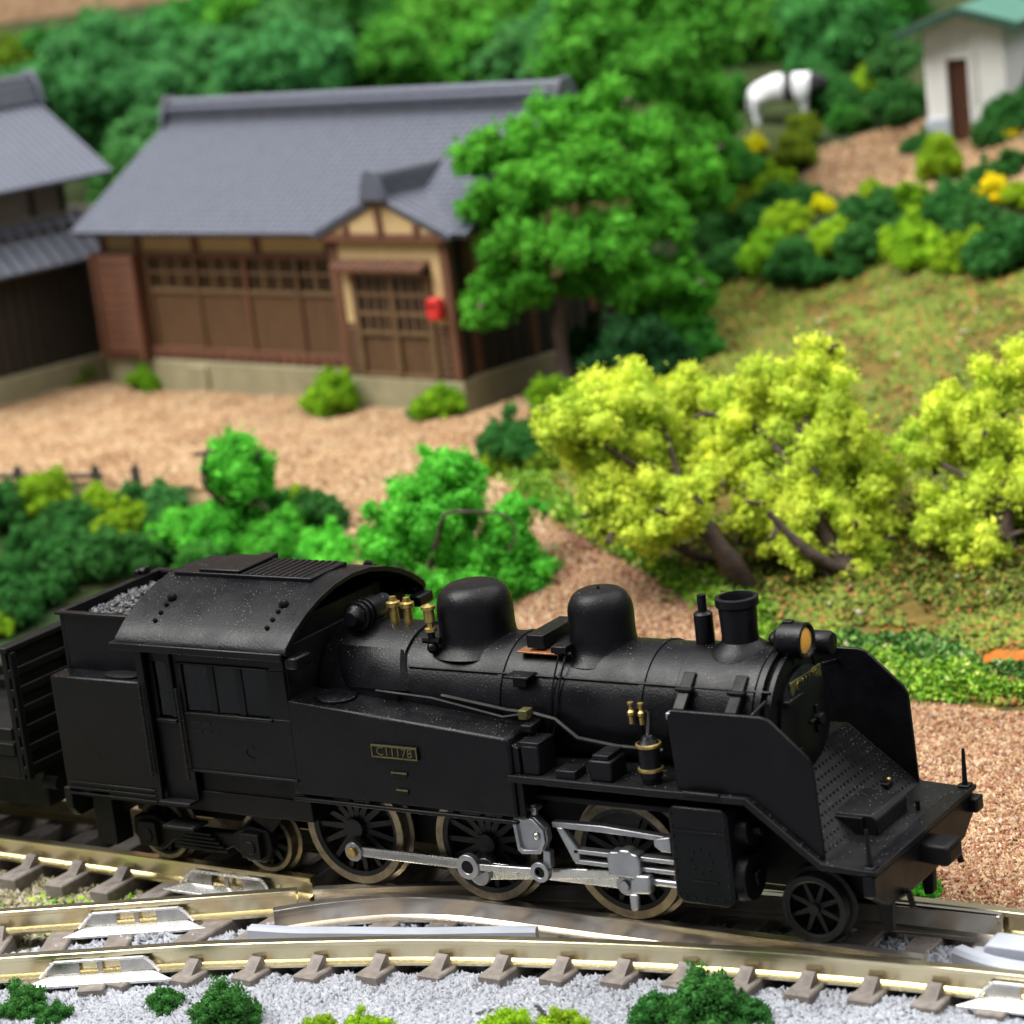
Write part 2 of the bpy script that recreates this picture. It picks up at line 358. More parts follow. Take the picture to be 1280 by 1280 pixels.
def ground_hit(px, py):
    v = ray(px, py); t = np.linspace(16, 90, 700); P = CAMP[None] + t[:, None]*v[None]
    g = P[:, 2]-height(P[:, 0], P[:, 1]); k = np.argmax(g < 0)
    if g[k] >= 0: k = len(t)-1
    t0, t1 = t[max(k-1, 0)], t[k]; g0, g1 = g[max(k-1, 0)], g[k]
    tt = t0 + (t1-t0)*g0/(g0-g1+1e-9)
    return CAMP + tt*v, tt
def world_poly(pts): return np.array([ground_hit(*p)[0][:2] for p in pts])
def inside(poly, x, y):
    r = np.zeros(np.shape(x), bool); n = len(poly)
    for i in range(n):
        x0, y0 = poly[i]; x1, y1 = poly[(i+1) % n]
        c = ((y0 > y) != (y1 > y)) & (x < (x1-x0)*(y-y0)/((y1-y0) if y1 != y0 else 1e-9)+x0)
        r ^= c
    return r
R_YARD = world_poly([(-160,478),(120,455),(600,470),(760,462),(640,540),(604,590),(690,659),(800,712),(905,762),(1000,830),(1150,880),(1280,892),(1480,925),(1500,1175),(1140,1132),(1000,990),(700,850),(430,740),(440,660),(430,628),(260,616),(130,604),(0,606),(-160,600)])
R_TURF = world_poly([(850,440),(880,350),(1280,318),(1560,340),(1560,900),(1280,884),(1150,872),(1000,830),(905,766),(800,720),(690,655),(605,590),(650,540),(760,500)])
R_PLATEAU = world_poly([(1008,192),(1100,165),(1160,152),(1300,175),(1440,200),(1440,245),(1280,246),(1100,246),(1012,238)])
R_RUSTDIRT = world_poly([(690,659),(800,712),(905,762),(1000,830),(1150,882),(1480,925),(1480,955),(1150,915),(960,850),(850,775),(760,735)])
R_ORANGE = [world_poly([(1064,786),(1100,783),(1142,787),(1136,801),(1078,803)]), world_poly([(1214,828),(1242,812),(1300,808),(1300,838),(1226,839)])]
R_BALLAST_Y = lambda x: np.interp(x, [-6, -2.07, -.52, .73, 2.0, 3.14, 4.5, 6, 9], [-4.5, -2.68, -1.92, -1.46, -1.09, -.84, -.64, -.55, -.5])
def soft(poly, x, y, nz, amt=0.25):
    return inside(poly, x + amt*nz[0], y + amt*nz[1]).astype(float)
gx = np.concatenate([np.arange(-46, -9, 0.35), np.arange(-9, 9, 0.16), np.arange(9, 24, 0.5)])
gy = np.concatenate([np.arange(-8, 24, 0.2), np.arange(24, 62, 0.6)])
GX, GY = np.meshgrid(gx, gy, indexing='ij')
GZ = height(GX, GY)
nz = (np.sin(7.1*GX+3*GY)+np.sin(11.3*GY-5*GX), np.sin(8.3*GY-2*GX)+np.sin(12.7*GX+6*GY))
tint = np.zeros(GX.shape+(3,)); tint[:] = (0.016, 0.036, 0.010)
hillnoise = 0.5+0.25*(np.sin(1.9*GX+0.7*GY)+np.sin(1.3*GY-1.1*GX))
tint += hillnoise[..., None]*np.array((0.03, 0.022, 0.006))
def paint(mask, c):
    global tint
    tint = tint*(1-mask[..., None]) + np.array(c)*mask[..., None]
paint(soft(R_TURF, GX, GY, nz), (0.14, 0.10, 0.022))
paint(soft(R_PLATEAU, GX, GY, nz, .2), (0.32, 0.20, 0.12))
paint(soft(R_YARD, GX, GY, nz, .12), (0.30, 0.19, 0.105))
paint(soft(R_RUSTDIRT, GX, GY, nz, .12), (0.22, 0.09, 0.045))
for q in R_ORANGE: paint(soft(q, GX, GY, nz, .09), (0.42, 0.13, 0.02))
trk = 1-sstep(0.75, 1.15, GY)
paint(trk, (0.06, 0.052, 0.045))
lb = trk*sstep(-0.15, 0.05, -0.55-GY)
paint(lb, (0.22, 0.20, 0.12))
paint(lb*sstep(-3.2, -0.8, GX), (0.23, 0.24, 0.27))
paint(trk*sstep(-.05, .3, R_BALLAST_Y(GX)-GY), (0.23, 0.24, 0.27))
GV = np.stack([GX, GY, GZ], -1).reshape(-1, 3)
nx, ny = GX.shape
ii = np.arange(nx-1)[:, None]*ny + np.arange(ny-1)[None]
GF = np.stack([ii, ii+ny, ii+ny+1, ii+1], -1).reshape(-1, 4)
gm = array_mesh('ground', GV, GF, M['ground'])
gm.polygons.foreach_set('use_smooth', np.ones(len(GF), bool))
ca = gm.color_attributes.new('tint', 'FLOAT_COLOR', 'POINT')
ca.data.foreach_set('color', np.concatenate([tint.reshape(-1, 3), np.ones((len(GV), 1))], 1).astype(np.float32).ravel())
tag(link(bpy.data.objects.new('ground', gm)), kind='structure', label='sculpted table-top ground with tan yard, turf slope and hill')

def sample(n, x0, x1, y0, y1, fn):
    x = RNG.uniform(x0, x1, n); y = RNG.uniform(y0, y1, n); k = fn(x, y); return x[k], y[k]
def scatter(name, x, y, size, mat, label, cat, flat=0.7, lift=0.3, tet=True, rise=0.0):
    z = height(x, y) + rise*(0.5+0.5*np.sin(5.1*x+2*y)*np.sin(6.3*y-3*x)) + rise*0.5*RNG.random(len(x))
    V, T = granules(np.stack([x, y, z+size*lift], -1), size, RNG, flat, tet)
    o = link(bpy.data.objects.new(name, array_mesh(name, V, T, M[mat])))
    return tag(o, label, cat, kind='stuff')
yard_ok = lambda x, y: inside(R_YARD, x, y) & (y > 0.9)
x, y = sample(260000, -20, -3, 1, 17, lambda x, y: yard_ok(x, y) & ~inside(R_RUSTDIRT, x, y))
scatter('yard_gravel', x, y, 0.032, 'chips', 'tan crushed gravel covering the farmhouse yard and path', 'gravel', 0.6)
x, y = sample(110000, -4, 8, 0.9, 9, lambda x, y: yard_ok(x, y))
scatter('dirt_gravel', x, y, 0.027, 'rust', 'rust and buff crushed gravel of the dirt strip right of the locomotive', 'gravel', 0.6)
x, y = sample(100000, -3, 8, 0.9, 8, lambda x, y: yard_ok(x, y))
scatter('buff_gravel', x, y, 0.026, 'chips', 'buff gravel chips mixed into the dirt strip', 'gravel', 0.6)
x, y = sample(34000, -9, 6, 20, 30, lambda x, y: inside(R_PLATEAU, x, y))
scatter('plateau_gravel', x, y, 0.04, 'chips', 'pinkish gravel in front of the white hut', 'gravel', 0.6)
def patchy(x, y, k): return (np.sin(3.1*x+1.7*y)+np.sin(4.7*y-2.3*x)+np.sin(7.7*x+5.9*y)+RNG.normal(0, 0.9, len(x))) > k
x, y = sample(220000, -8, 12, 5, 24, lambda x, y: inside(R_TURF, x, y) & ~inside(R_YARD, x, y) & ~inside(R_ORANGE[0], x, y) & ~inside(R_ORANGE[1], x, y) & patchy(x, y, -0.6))
scatter('turf', x, y, 0.042, 'flock', 'olive and yellow-green turf scatter on the orange-brown slope', 'grass', 1.0)

# ------------------------------------------------------------------ track
RAILPROF = [(-.085,-.2),(.085,-.2),(.085,-.178),(.022,-.155),(.022,-.055),(.048,-.04),(.048,-.004),(.040,0),(-.040,0),(-.048,-.004),(-.048,-.04),(-.022,-.055),(-.022,-.155),(-.085,-.178)]
def smooth_line(pts, step=0.12):
    pts = [np.array(p, float) for p in pts]; out = []
    for i in range(len(pts)-1):
        p0 = pts[max(i-1, 0)]; p1 = pts[i]; p2 = pts[i+1]; p3 = pts[min(i+2, len(pts)-1)]
        n = max(2, int(np.linalg.norm(p2-p1)/step))
        for k in range(n):
            t = k/n; out.append(0.5*((2*p1)+(p2-p0)*t+(2*p0-5*p1+4*p2-p3)*t*t+(3*p1-p0-3*p2+p3)*t**3))
    out.append(pts[-1]); return out
def rail(pts, parent, mat='rail', name='rail', prof=RAILPROF, label=None):
    L = smooth_line(pts) if len(pts) > 2 else [np.array(p, float) for p in pts]
    mb = MB(); n = len(prof); vs = []; fs = []
    for i, p in enumerate(L):
        d = L[min(i+1, len(L)-1)]-L[max(i-1, 0)]; d = d/np.linalg.norm(d); nn = np.array([-d[1], d[0]])
        vs += [(p[0]+nn[0]*a, p[1]+nn[1]*a, b) for a, b in prof]
    for i in range(len(L)-1): fs += [(i*n+k, i*n+(k+1) % n, (i+1)*n+(k+1) % n, (i+1)*n+k) for k in range(n)]
    fs += [tuple(range(n)), tuple(range((len(L)-1)*n+n-1, (len(L)-1)*n-1, -1))]
    return mb.poly(vs, fs).build(name, M[mat], parent, 0, 25, label=label)
B2 = [(-5.2,-4.3),(-3.5,-3.42),(-2.07,-2.68),(-1.36,-2.34),(-.52,-1.93),(.73,-1.46),(1.3,-1.275),(2.0,-1.09),(3.14,-.85),(4.51,-.66),(5.87,-.56),(7.2,-.51),(9.5,-.49)]
B1 = [(-5.4,-3.3),(-3.6,-2.34),(-2.79,-1.91),(-1.76,-1.40),(-.50,-.76)]
B1c = [(-.36,-.70),(.07,-.52),(.9,-.22),(1.8,.03),(3.0,.22),(4.3,.34),(5.3,.385)]
WING = [(-.42,-1.19),(-.12,-.94),(.34,-.68),(.87,-.53),(1.4,-.50),(2.2,-.495),(3.3,-.49),(4.3,-.49),(5.06,-.50)]
tA = thing('railway_track', 'straight brass-coloured track under the locomotive and wagon', 'track')
tB = thing('railway_turnout', 'curving turnout with long brass rail along the bottom of the picture', 'track')
rail([(-14,-.485),(-.53,-.485)], tA); rail([(-14,.485),(12,.485)], tA)
rail(B2, tB); rail(B1, tB); rail(B1c, tB, 'railhead', 'closure_rail'); rail(WING, tB, 'railhead', 'wing_rail')
# sleepers with rail chairs
chair_me = MB().prism([(-.07,-.2),(.07,-.2),(.075,-.13),(.045,-.105),(-.03,-.16)], 'yz', -.055, .055).mesh('rail_chair', 0); chair_me.materials.append(M['sleeper'])
def sleeper(parent, x, y0, y1, ang, chairs, base=(0, 0)):
    me = MB().poly(*_box_v(-.11, .11, y0, y1, -.36, -.2)).mesh('sleeper', 0); me.materials.append(M['sleeper'])
    o = link(bpy.data.objects.new('sleeper', me), parent); o.location = (x, base[1], 0); o.rotation_euler = (0, 0, ang)
    m = o.modifiers.new('bevel', 'BEVEL'); m.width = .012; m.segments = 1
    for c in chairs:
        q = link(bpy.data.objects.new('rail_chair', chair_me), o); q.location = (0, c, 0)
    return o
def _box_v(x0, x1, y0, y1, z0, z1):
    b = MB().box(x0, x1, y0, y1, z0, z1); return b.v, b.f
for k in range(14):
    sleeper(tA, -.95-.545*k+random.uniform(-.01, .01), -.92, .92, random.uniform(-.01, .01), (-.60,) if k > 2 else ())
xs = np.array([p[0] for p in smooth_line(B2)]); ys = np.array([p[1] for p in smooth_line(B2)])
for k in range(-3, 13):
    x = .404+.482*k; yb = float(np.interp(x, xs, ys)); 
    top = .92 if x > -.4 else yb+1.42
    sleeper(tB, x, yb-.30, top, -.02, (yb-.125,) if abs(x-6.02) > .6 and abs(x+1.3) > .5 else ())
for k in range(5):
    q = np.array((-1.35, -2.34)) - k*.545*np.array((.888, .459))
    o = sleeper(tB, q[0], -.32, 1.4, .477, (-.125, .9) if k > 1 else (), base=(0, q[1]))
# rail joiners (fishplates with stamped slots)
def joiner(p, ang, label):
    t = thing('rail_joiner', label, 'rail joiner', (p[0], p[1], 0), ang, 'bright metal rail joiners')
    L = .62
    MB().poly([(-L,-.215,-.198),(L,-.215,-.198),(L*.70,-.085,-.165),(-L*.70,-.085,-.165),(-L,-.215,-.225),(L,-.215,-.225),(L*.70,-.085,-.19),(-L*.70,-.085,-.19)],
            [(0,1,2,3),(7,6,5,4),(0,4,5,1),(1,5,6,2),(2,6,7,3),(3,7,4,0)]).build('skirt', M['joiner'], t, .006)
    for x0, x1 in ((-L*.66, -.17), (-.02, .02), (.17, L*.66)):
        MB().prism([(x0-(.05 if x0 < -.3 else 0), -.175), (x1+(.05 if x1 > .3 else 0), -.175), (x1, -.06), (x0, -.06)], 'xz', -.078, -.060).build('web_plate', M['steel'], t, .003)
    MB().box(-L*.60, L*.60, -.088, -.056, -.068, -.048).build('top_rim', M['joiner'], t, .005)
    for s_ in (-1, 1): MB().tube([(s_*L*.60, -.072, -.058), (s_*L*.68, -.076, -.10), (s_*L*.80, -.11, -.17)], .013, 6).build('end_rim', M['joiner'], t)
    MB().poly([(-L,.165,-.205),(L,.165,-.205),(L*.8,.03,-.16),(-L*.8,.03,-.16),(0,.1,-.23)], [(0,1,2,3),(1,0,4),(2,1,4),(3,2,4),(0,3,4)]).build('rear_skirt', M['joiner'], t)
    return t
joiner((-1.42,-.485), 0.0, 'silver rail joiner tucked under the rear bogie of the locomotive')
joiner((-1.72,-1.385), .463, 'silver rail joiner on the upper curved rail at the lower left')
joiner((-1.32,-2.315), .455, 'silver rail joiner on the lowest rail at the lower left corner')
joiner((6.02,-.56), .05, 'silver rail joiner cut off by the right edge of the picture')
# grey plastic pieces
g = thing('check_rail', 'long grey plastic check rail lying inside the lowest rail', 'check rail', (0, 0, 0))
CH = [(-.42,-1.50),(.0,-1.43),(.45,-1.30),(1.0,-1.15),(1.5,-.98),(1.92,-.84)]
rail(CH, g, 'greyplastic', 'bar', [(-.05,-.2),(.05,-.2),(.05,-.04),(.03,-.015),(-.03,-.015),(-.05,-.04)])
rail([(p[0], p[1]-.09) for p in CH], g, 'greyplastic', 'flange', [(-.05,-.2),(.05,-.2),(.05,-.15),(-.05,-.15)])
g = thing('point_block', 'tall grey plastic block between the rails at the right edge', 'block', (5.9, -.03, 0))
MB().prism([(-.50,-.2),(.9,-.2),(.9,.03),(-.47,.03),(-.50,0)], 'xz', -.2, .05).build('block', M['greyplastic'], g, .02)
MB().box(-.62, -.5, -.17, -.05, -.2, -.06).build('lug', M['greyplastic'], g, .01)
g = thing('point_guide', 'low curved grey plastic guide in front of the tall grey block', 'guide', (5.3, -.3, 0))
rail([(-.10,.09),(.1,-.0),(.35,-.06),(.8,-.08),(1.6,-.06)], g, 'greyplastic', 'guide', [(-.07,-.2),(.07,-.2),(.07,-.05),(.04,-.02),(-.04,-.02),(-.07,-.05)])
# switch blade end plate inside the far rail
rail([(2.8,.30),(4.2,.345),(5.28,.36)], tB, 'railhead', 'switch_blade', [(-.09,-.2),(.05,-.2),(.05,-.17),(.015,-.15),(.015,0),(-.03,0),(-.03,-.15)])
# ballast
bx, by = sample(240000, -3.5, 8, -5, -.3, lambda x, y: (y < R_BALLAST_Y(x)-.10) & (y > R_BALLAST_Y(x)-2.0))
k = np.ones(len(bx), bool)
o = scatter('ballast', bx, by, 0.028, 'ballast', 'pale grey granular ballast in front of the lowest rail', 'ballast', 0.9, 0.9, True, .045)
bx, by = sample(60000, -3.6, 8, -3.4, .5, lambda x, y: (y > R_BALLAST_Y(x)+.1) & (y < R_BALLAST_Y(x)+.9*np.clip((x+4)/2, 0, 1)))
scatter('inner_ballast', bx, by, 0.04, 'ballast', 'pale grey ballast between the turnout rails', 'ballast', 0.8, 0.6, True, .06)
bx, by = sample(12000, -8, -1.0, -3, -.55, lambda x, y: (y > R_BALLAST_Y(x)+1.15))
scatter('grit', bx, by, 0.035, 'grit', 'tan grit between the two tracks at the lower left', 'gravel', 0.8, 0.2, True)
bx, by = sample(6000, -8, -1.4, -4, -.55, lambda x, y: (y > R_BALLAST_Y(x)+1.2) & patchy(x, y, .6))
scatter('moss', bx, by, 0.04, 'limeflock', 'yellow-green moss between the two tracks at the lower left', 'moss', 0.8, 0.2, True)
cb = smooth_line([on_z(596,1276,-.3)[:2], on_z(640,1265,-.3)[:2], on_z(672,1266,-.3)[:2], on_z(684,1282,-.3)[:2]])
tag(MB().tube([(p[0], p[1], -.27) for p in cb], .035).build('piece', M['piece']), 'short black cable behind the yellow-green bush at the bottom edge', 'piece')  # plain thin black tube lying on the ballast

# ------------------------------------------------------------------ locomotive
L = thing('steam_locomotive', 'black model tank steam locomotive with smoke deflectors on the track', 'locomotive')
BZ, BR = 1.615, 0.505
def P(mb, name, mat='black', parent=None, bevel=.008, smooth=35, label=None):
    return mb.build(name, M[mat], parent or L, bevel, smooth, label=label)
# frames
P(MB().box(-2.55, 4.55, -.30, .30, .34, .95), 'main_frame', 'frame')
P(MB().box(-2.75, -.2, -.78, .78, .62, .80), 'rear_frame', 'frame')
P(MB().box(-.3, 3.3, -.36, .36, .95, 1.3), 'ash_pan', 'frame')
# boiler
bo = P(MB().lathe((0, 0, BZ), 'x', [(0, -.15), (BR, -.15), (BR, .70), (BR, 3.16), (0, 3.16)], 48), 'boiler', bevel=0)
fb = P(MB().lathe((0, 0, BZ), 'x', [(BR+.03, -.15), (BR+.03, .60), (BR+.025, .63), (BR, .64)], 48), 'firebox_cladding', bevel=0)
for x in (1.58, 2.86): P(MB().lathe((0, 0, BZ), 'x', [(BR, x-.025), (BR+.012, x-.02), (BR+.012, x+.02), (BR, x+.025)], 48), 'boiler_band', parent=bo, bevel=0)
# raised cladding panel on the near flank of the firebox, and the long seam ledge of the boiler
for s in (-1, 1):
    t0, t1 = math.radians(14), math.radians(50)
    mb = MB(); prof = []
    xs_ = (-.05, .12, .55, .66, .66)
    n = 8; vs = []
    for i in range(n+1):
        t = t0+(t1-t0)*i/n; f_ = i/n
        xa = .12-.17*f_; xb = .74-.10*f_
        for xx, rr in ((xa, BR+.03), (xa+.04, BR+.052), (xb-.04, BR+.052), (xb, BR+.0)):
            vs.append((xx, s*rr*math.cos(t), BZ+rr*math.sin(t)))
    P(mb.poly(vs, [(i*4+k, i*4+k+1, (i+1)*4+k+1, (i+1)*4+k) for i in range(n) for k in range(3)]), 'firebox_panel', bevel=0)
    t = math.radians(36)
    P(MB().tube([(.70, s*(BR+.01)*math.cos(t), BZ+(BR+.01)*math.sin(t)), (3.95, s*(BR+.01)*math.cos(t), BZ+(BR+.01)*math.sin(t))], .011, 6), 'boiler_seam', 'frame', bevel=0)
    # feed pipe wandering along the lower flank
    P(MB().tube([(1.05, s*.50, 1.72), (1.7, s*.55, 1.66), (1.95, s*.57, 1.66), (2.15, s*.58, 1.63), (2.35, s*.60, 1.50), (2.7, s*.60, 1.46), (3.1, s*.60, 1.46)], .02, 6), 'feed_pipe', 'frame', bevel=0)
P(MB().tube([(.45, -.56, 1.74), (1.0, -.575, 1.72), (1.68, -.60, 1.62), (1.86, -.62, 1.66)], .014, 6), 'reach_rod', 'frame', bevel=0)
P(MB().box(1.86, 1.94, -.66, -.56, 1.63, 1.71), 'clack_valve', 'dull_brass')
# smokebox, rings and door
sb = P(MB().lathe((0, 0, BZ), 'x', [(BR-.01, 3.14), (BR+.012, 3.16), (BR+.012, 3.82), (BR-.02, 3.84)], 48), 'smokebox', bevel=0)
P(MB().lathe((0, 0, BZ), 'x', [(BR-.02, 3.83), (BR+.02, 3.84), (BR+.02, 3.89), (BR-.02, 3.90), (BR-.01, 3.93), (BR+.0, 3.935), (BR+.0, 3.97), (BR-.05, 3.985), (0, 3.985)], 48), 'front_ring', parent=sb, bevel=0)
sd = P(MB().lathe((0, 0, BZ-.02), 'x', [(.40, 3.98), (.405, 4.01), (.36, 4.045), (.22, 4.085), (0, 4.10)], 40), 'smokebox_door', parent=sb, bevel=0)
P(MB().cyl((4.08, 0, BZ-.02), (4.16, 0, BZ-.02), .045, n=12), 'door_handwheel', parent=sb)
P(MB().box(4.09, 4.12, -.11, .11, BZ-.035, BZ-.005).box(4.09, 4.12, -.015, .015, BZ-.13, BZ+.09), 'door_dart', parent=sb)
for z in (-.2, .2): P(MB().box(4.02, 4.075, -.36, .05, BZ+z-.03, BZ+z+.02), 'door_hinge', parent=sb)
# front number plate above the door
fp = P(MB().box(4.03, 4.05, -.25, .25, BZ+.22, BZ+.33), 'front_number_plate', 'dull_brass', bevel=.004)
P(MB().prism([(-.30, 1.36), (-.18, 1.05), (.18, 1.05), (.30, 1.36)], 'yz', 3.2, 3.85), 'smokebox_saddle', 'frame')
for x in (3.26, 3.70):
    b_ = P(MB().prism([(x-.07, 0), (x+.07, 0), (x+.07, .05), (x-.07, .05)], 'xy', 0, .03), 'side_step', 'frame'); b_.location = (0, -.50, 1.90); 
    P(MB().prism([(-.60, 1.80), (-.42, 1.96), (-.36, 2.02), (-.33, 2.0), (-.44, 1.88), (-.58, 1.76)], 'yz', x-.05, x+.05), 'side_bracket', 'frame')
    P(MB().box(x-.09, x+.03, -.64, -.57, 1.72, 1.78), 'bracket_clip', 'rod')
# chimney (hollow) and pipe behind it
X = 3.52
P(MB().lathe((X, 0, 0), 'z', [(.27, 2.05), (.235, 2.11), (.185, 2.15), (.145, 2.18), (.14, 2.23), (.148, 2.44), (.168, 2.46), (.168, 2.52), (.135, 2.525), (.125, 2.5), (.115, 2.2), (0, 2.2)], 32), 'chimney', bevel=0)
P(MB().lathe((3.20, .03, 0), 'z', [(.075, 2.05), (.075, 2.36), (.06, 2.375), (.036, 2.38), (.036, 2.51), (0, 2.515)], 16), 'feed_heater_pipe', bevel=0)
# domes
def dome(x, r, top, name):
    pr = [(r+.10, BZ+.37), (r+.035, BZ+.43), (r+.008, BZ+.48), (r, BZ+.54)]
    for i in range(9):
        t = i/8*PI/2; pr.append((r*(.40+.60*math.cos(t)**.8) if i < 8 else 0, top-.20+.20*math.sin(t)))
    pr[4] = (r, top-.21)
    return P(MB().lathe((x, 0, 0), 'z', pr, 40), name, bevel=0, smooth=50)
sdm = dome(1.125, .31, 2.525, 'steam_dome'); dm2 = dome(2.305, .262, 2.525, 'sand_dome')
P(MB().cyl((2.305, 0, 2.52), (2.305, 0, 2.55), .02, .008, 8), 'dome_knob', parent=dm2, bevel=0)
# whistle on the steam dome, brass
w_ = P(MB().lathe((.90, -.33, 0), 'z', [(0, 2.2), (.05, 2.2), (.05, 2.225), (.028, 2.235), (.028, 2.27), (.045, 2.28), (.045, 2.38), (.06, 2.385), (.06, 2.41), (.03, 2.42), (0, 2.43)], 14), 'whistle', 'brass', bevel=0)
P(MB().cyl((.90, -.33, 2.1), (.90, -.33, 2.2), .03, n=8).cyl((.82, -.33, 2.12), (.98, -.33, 2.12), .03, n=8).sph((.90, -.33, 2.06), .05), 'whistle_valve', parent=w_, bevel=0)
for x in (.33, .47):
    P(MB().lathe((x, -.02, 0), 'z', [(0, 2.1), (.042, 2.1), (.036, 2.28), (.06, 2.29), (.06, 2.325), (.035, 2.335), (.028, 2.37), (0, 2.375)], 14), 'safety_valve', 'brass', bevel=0)
# turbo generator lying across the firebox
P(MB().lathe((.08, 0, 2.24), 'y', [(0, -.30), (.06, -.30), (.075, -.25), (.10, -.23), (.11, -.12), (.11, .06), (.09, .10), (.09, .2), (0, .2)], 20), 'generator', bevel=0)
for y in (-.2, -.14, -.08): P(MB().lathe((.08, 0, 2.24), 'y', [(.10, y-.012), (.125, y-.008), (.125, y+.008), (.10, y+.012)], 20), 'generator_rib', bevel=0)
P(MB().box(.0, .16, -.14, .1, 2.08, 2.16), 'generator_base')
# box and copper plate beside the sand dome
P(MB().box(1.78, 1.94, -.30, .22, 2.10, 2.21), 'sand_pipe_box')
P(MB().box(1.70, 2.10, -.335, .20, 2.065, 2.08), 'copper_plate', 'copper', bevel=.004)
P(MB().box(2.04, 2.18, -.37, -.24, 2.09, 2.15), 'sander_valve')
for dx in (0, .06): P(MB().tube([(2.10+dx, -.34, 2.09), (2.09+dx, -.44, 1.92), (2.07+dx, -.525, 1.70), (2.04+dx, -.55, 1.5)], .008, 6), 'sand_pipe', bevel=0)
sp_ = P(MB().box(-.11, .11, -.08, .08, -.012, .012), 'boiler_step'); sp_.location = (1.80, -.47, 1.93)
P(MB().box(1.74, 1.86, -.50, -.40, 1.84, 1.93), 'step_bracket')
# headlight
hl = P(MB().lathe((0, 0, 2.20), 'x', [(0, 3.84), (.10, 3.85), (.135, 3.88), (.14, 3.95), (.14, 4.08), (.125, 4.09), (.105, 4.075), (.10, 4.06)], 28), 'headlight', bevel=0)
P(MB().lathe((0, 0, 2.20), 'x', [(.104, 4.06), (.09, 4.073), (.05, 4.082), (0, 4.085)], 24), 'lens', 'lens', parent=hl, bevel=0)
P(MB().box(3.88, 4.0, -.07, .07, 2.02, 2.1).box(3.9, 3.98, -.03, .03, 2.33, 2.355), 'mount', parent=hl)
P(MB().cyl((3.80, -.02, 2.20), (3.86, -.02, 2.20), .05, n=12), 'light_cap', parent=hl)
P(MB().lathe((3.74, .22, 2.14), 'y', [(0, -.08), (.06, -.08), (.07, -.05), (.07, .05), (0, .08)], 14), 'lamp_socket', bevel=0)
P(MB().lathe((3.98, .40, 2.06), 'x', [(0, -.1), (.08, -.1), (.095, -.07), (.095, .08), (.08, .11), (0, .12)], 16), 'side_lamp', bevel=0)
P(MB().box(3.9, 4.0, .25, .45, 1.93, 2.05), 'side_lamp_bracket')
# running boards, slope and front deck in one folded sheet
deck = [(1.86, 1.262), (3.93, 1.262), (4.50, .815), (4.90, .795), (4.90, .755), (4.48, .765), (3.91, 1.205), (1.86, 1.205)]
for s in (-1, 1):
    P(MB().prism(deck[:2] + deck[-2:], 'xz', s*.40, s*.905), 'running_board', 'tread', bevel=.006)
P(MB().prism([(3.93, 1.262), (4.50, .815), (4.90, .795), (4.90, .755), (4.48, .765), (3.91, 1.205)], 'xz', -.905, .905), 'front_deck', 'tread', bevel=.006)
# chequer pips on the slope and deck
pip = MB()
for i in range(9):
    for j in range(28):
        f_ = (i+.5)/9; x = 3.95+.54*f_; z = 1.248-.43*f_; y = -.88+1.76*(j+.5*(i % 2)+.2)/28.5
        pip.poly([(x-.017, y, z+.004), (x, y-.02, z-.003), (x+.017, y, z-.012), (x, y+.02, z-.003), (x+.008, y, z+.018)], [(0,1,4),(1,2,4),(2,3,4),(3,0,4)])
tag(P(pip, 'chequer_pips', 'tread', bevel=0, smooth=0), kind='stuff')
st = P(MB().prism([(4.02, .80), (4.66, .80), (4.66, .93), (4.62, .965), (4.02, .965)], 'xz', -.27, .27), 'front_step_box', 'tread', bevel=.012)
# deflectors
dp = [(3.34, 1.262), (3.31, 1.83), (3.35, 1.885), (4.08, 1.885), (4.15, 1.865), (4.44, 1.60), (4.475, 1.53), (4.505, .82), (3.94, 1.268)]
for s in (-1, 1):
    P(MB().prism(dp, 'xz', s*.825, s*.858), 'smoke_deflector', bevel=.008)
    P(MB().tube([(3.9, s*.83, 1.78), (3.93, s*.46, 1.86)], .014, 6), 'deflector_stay', bevel=0)
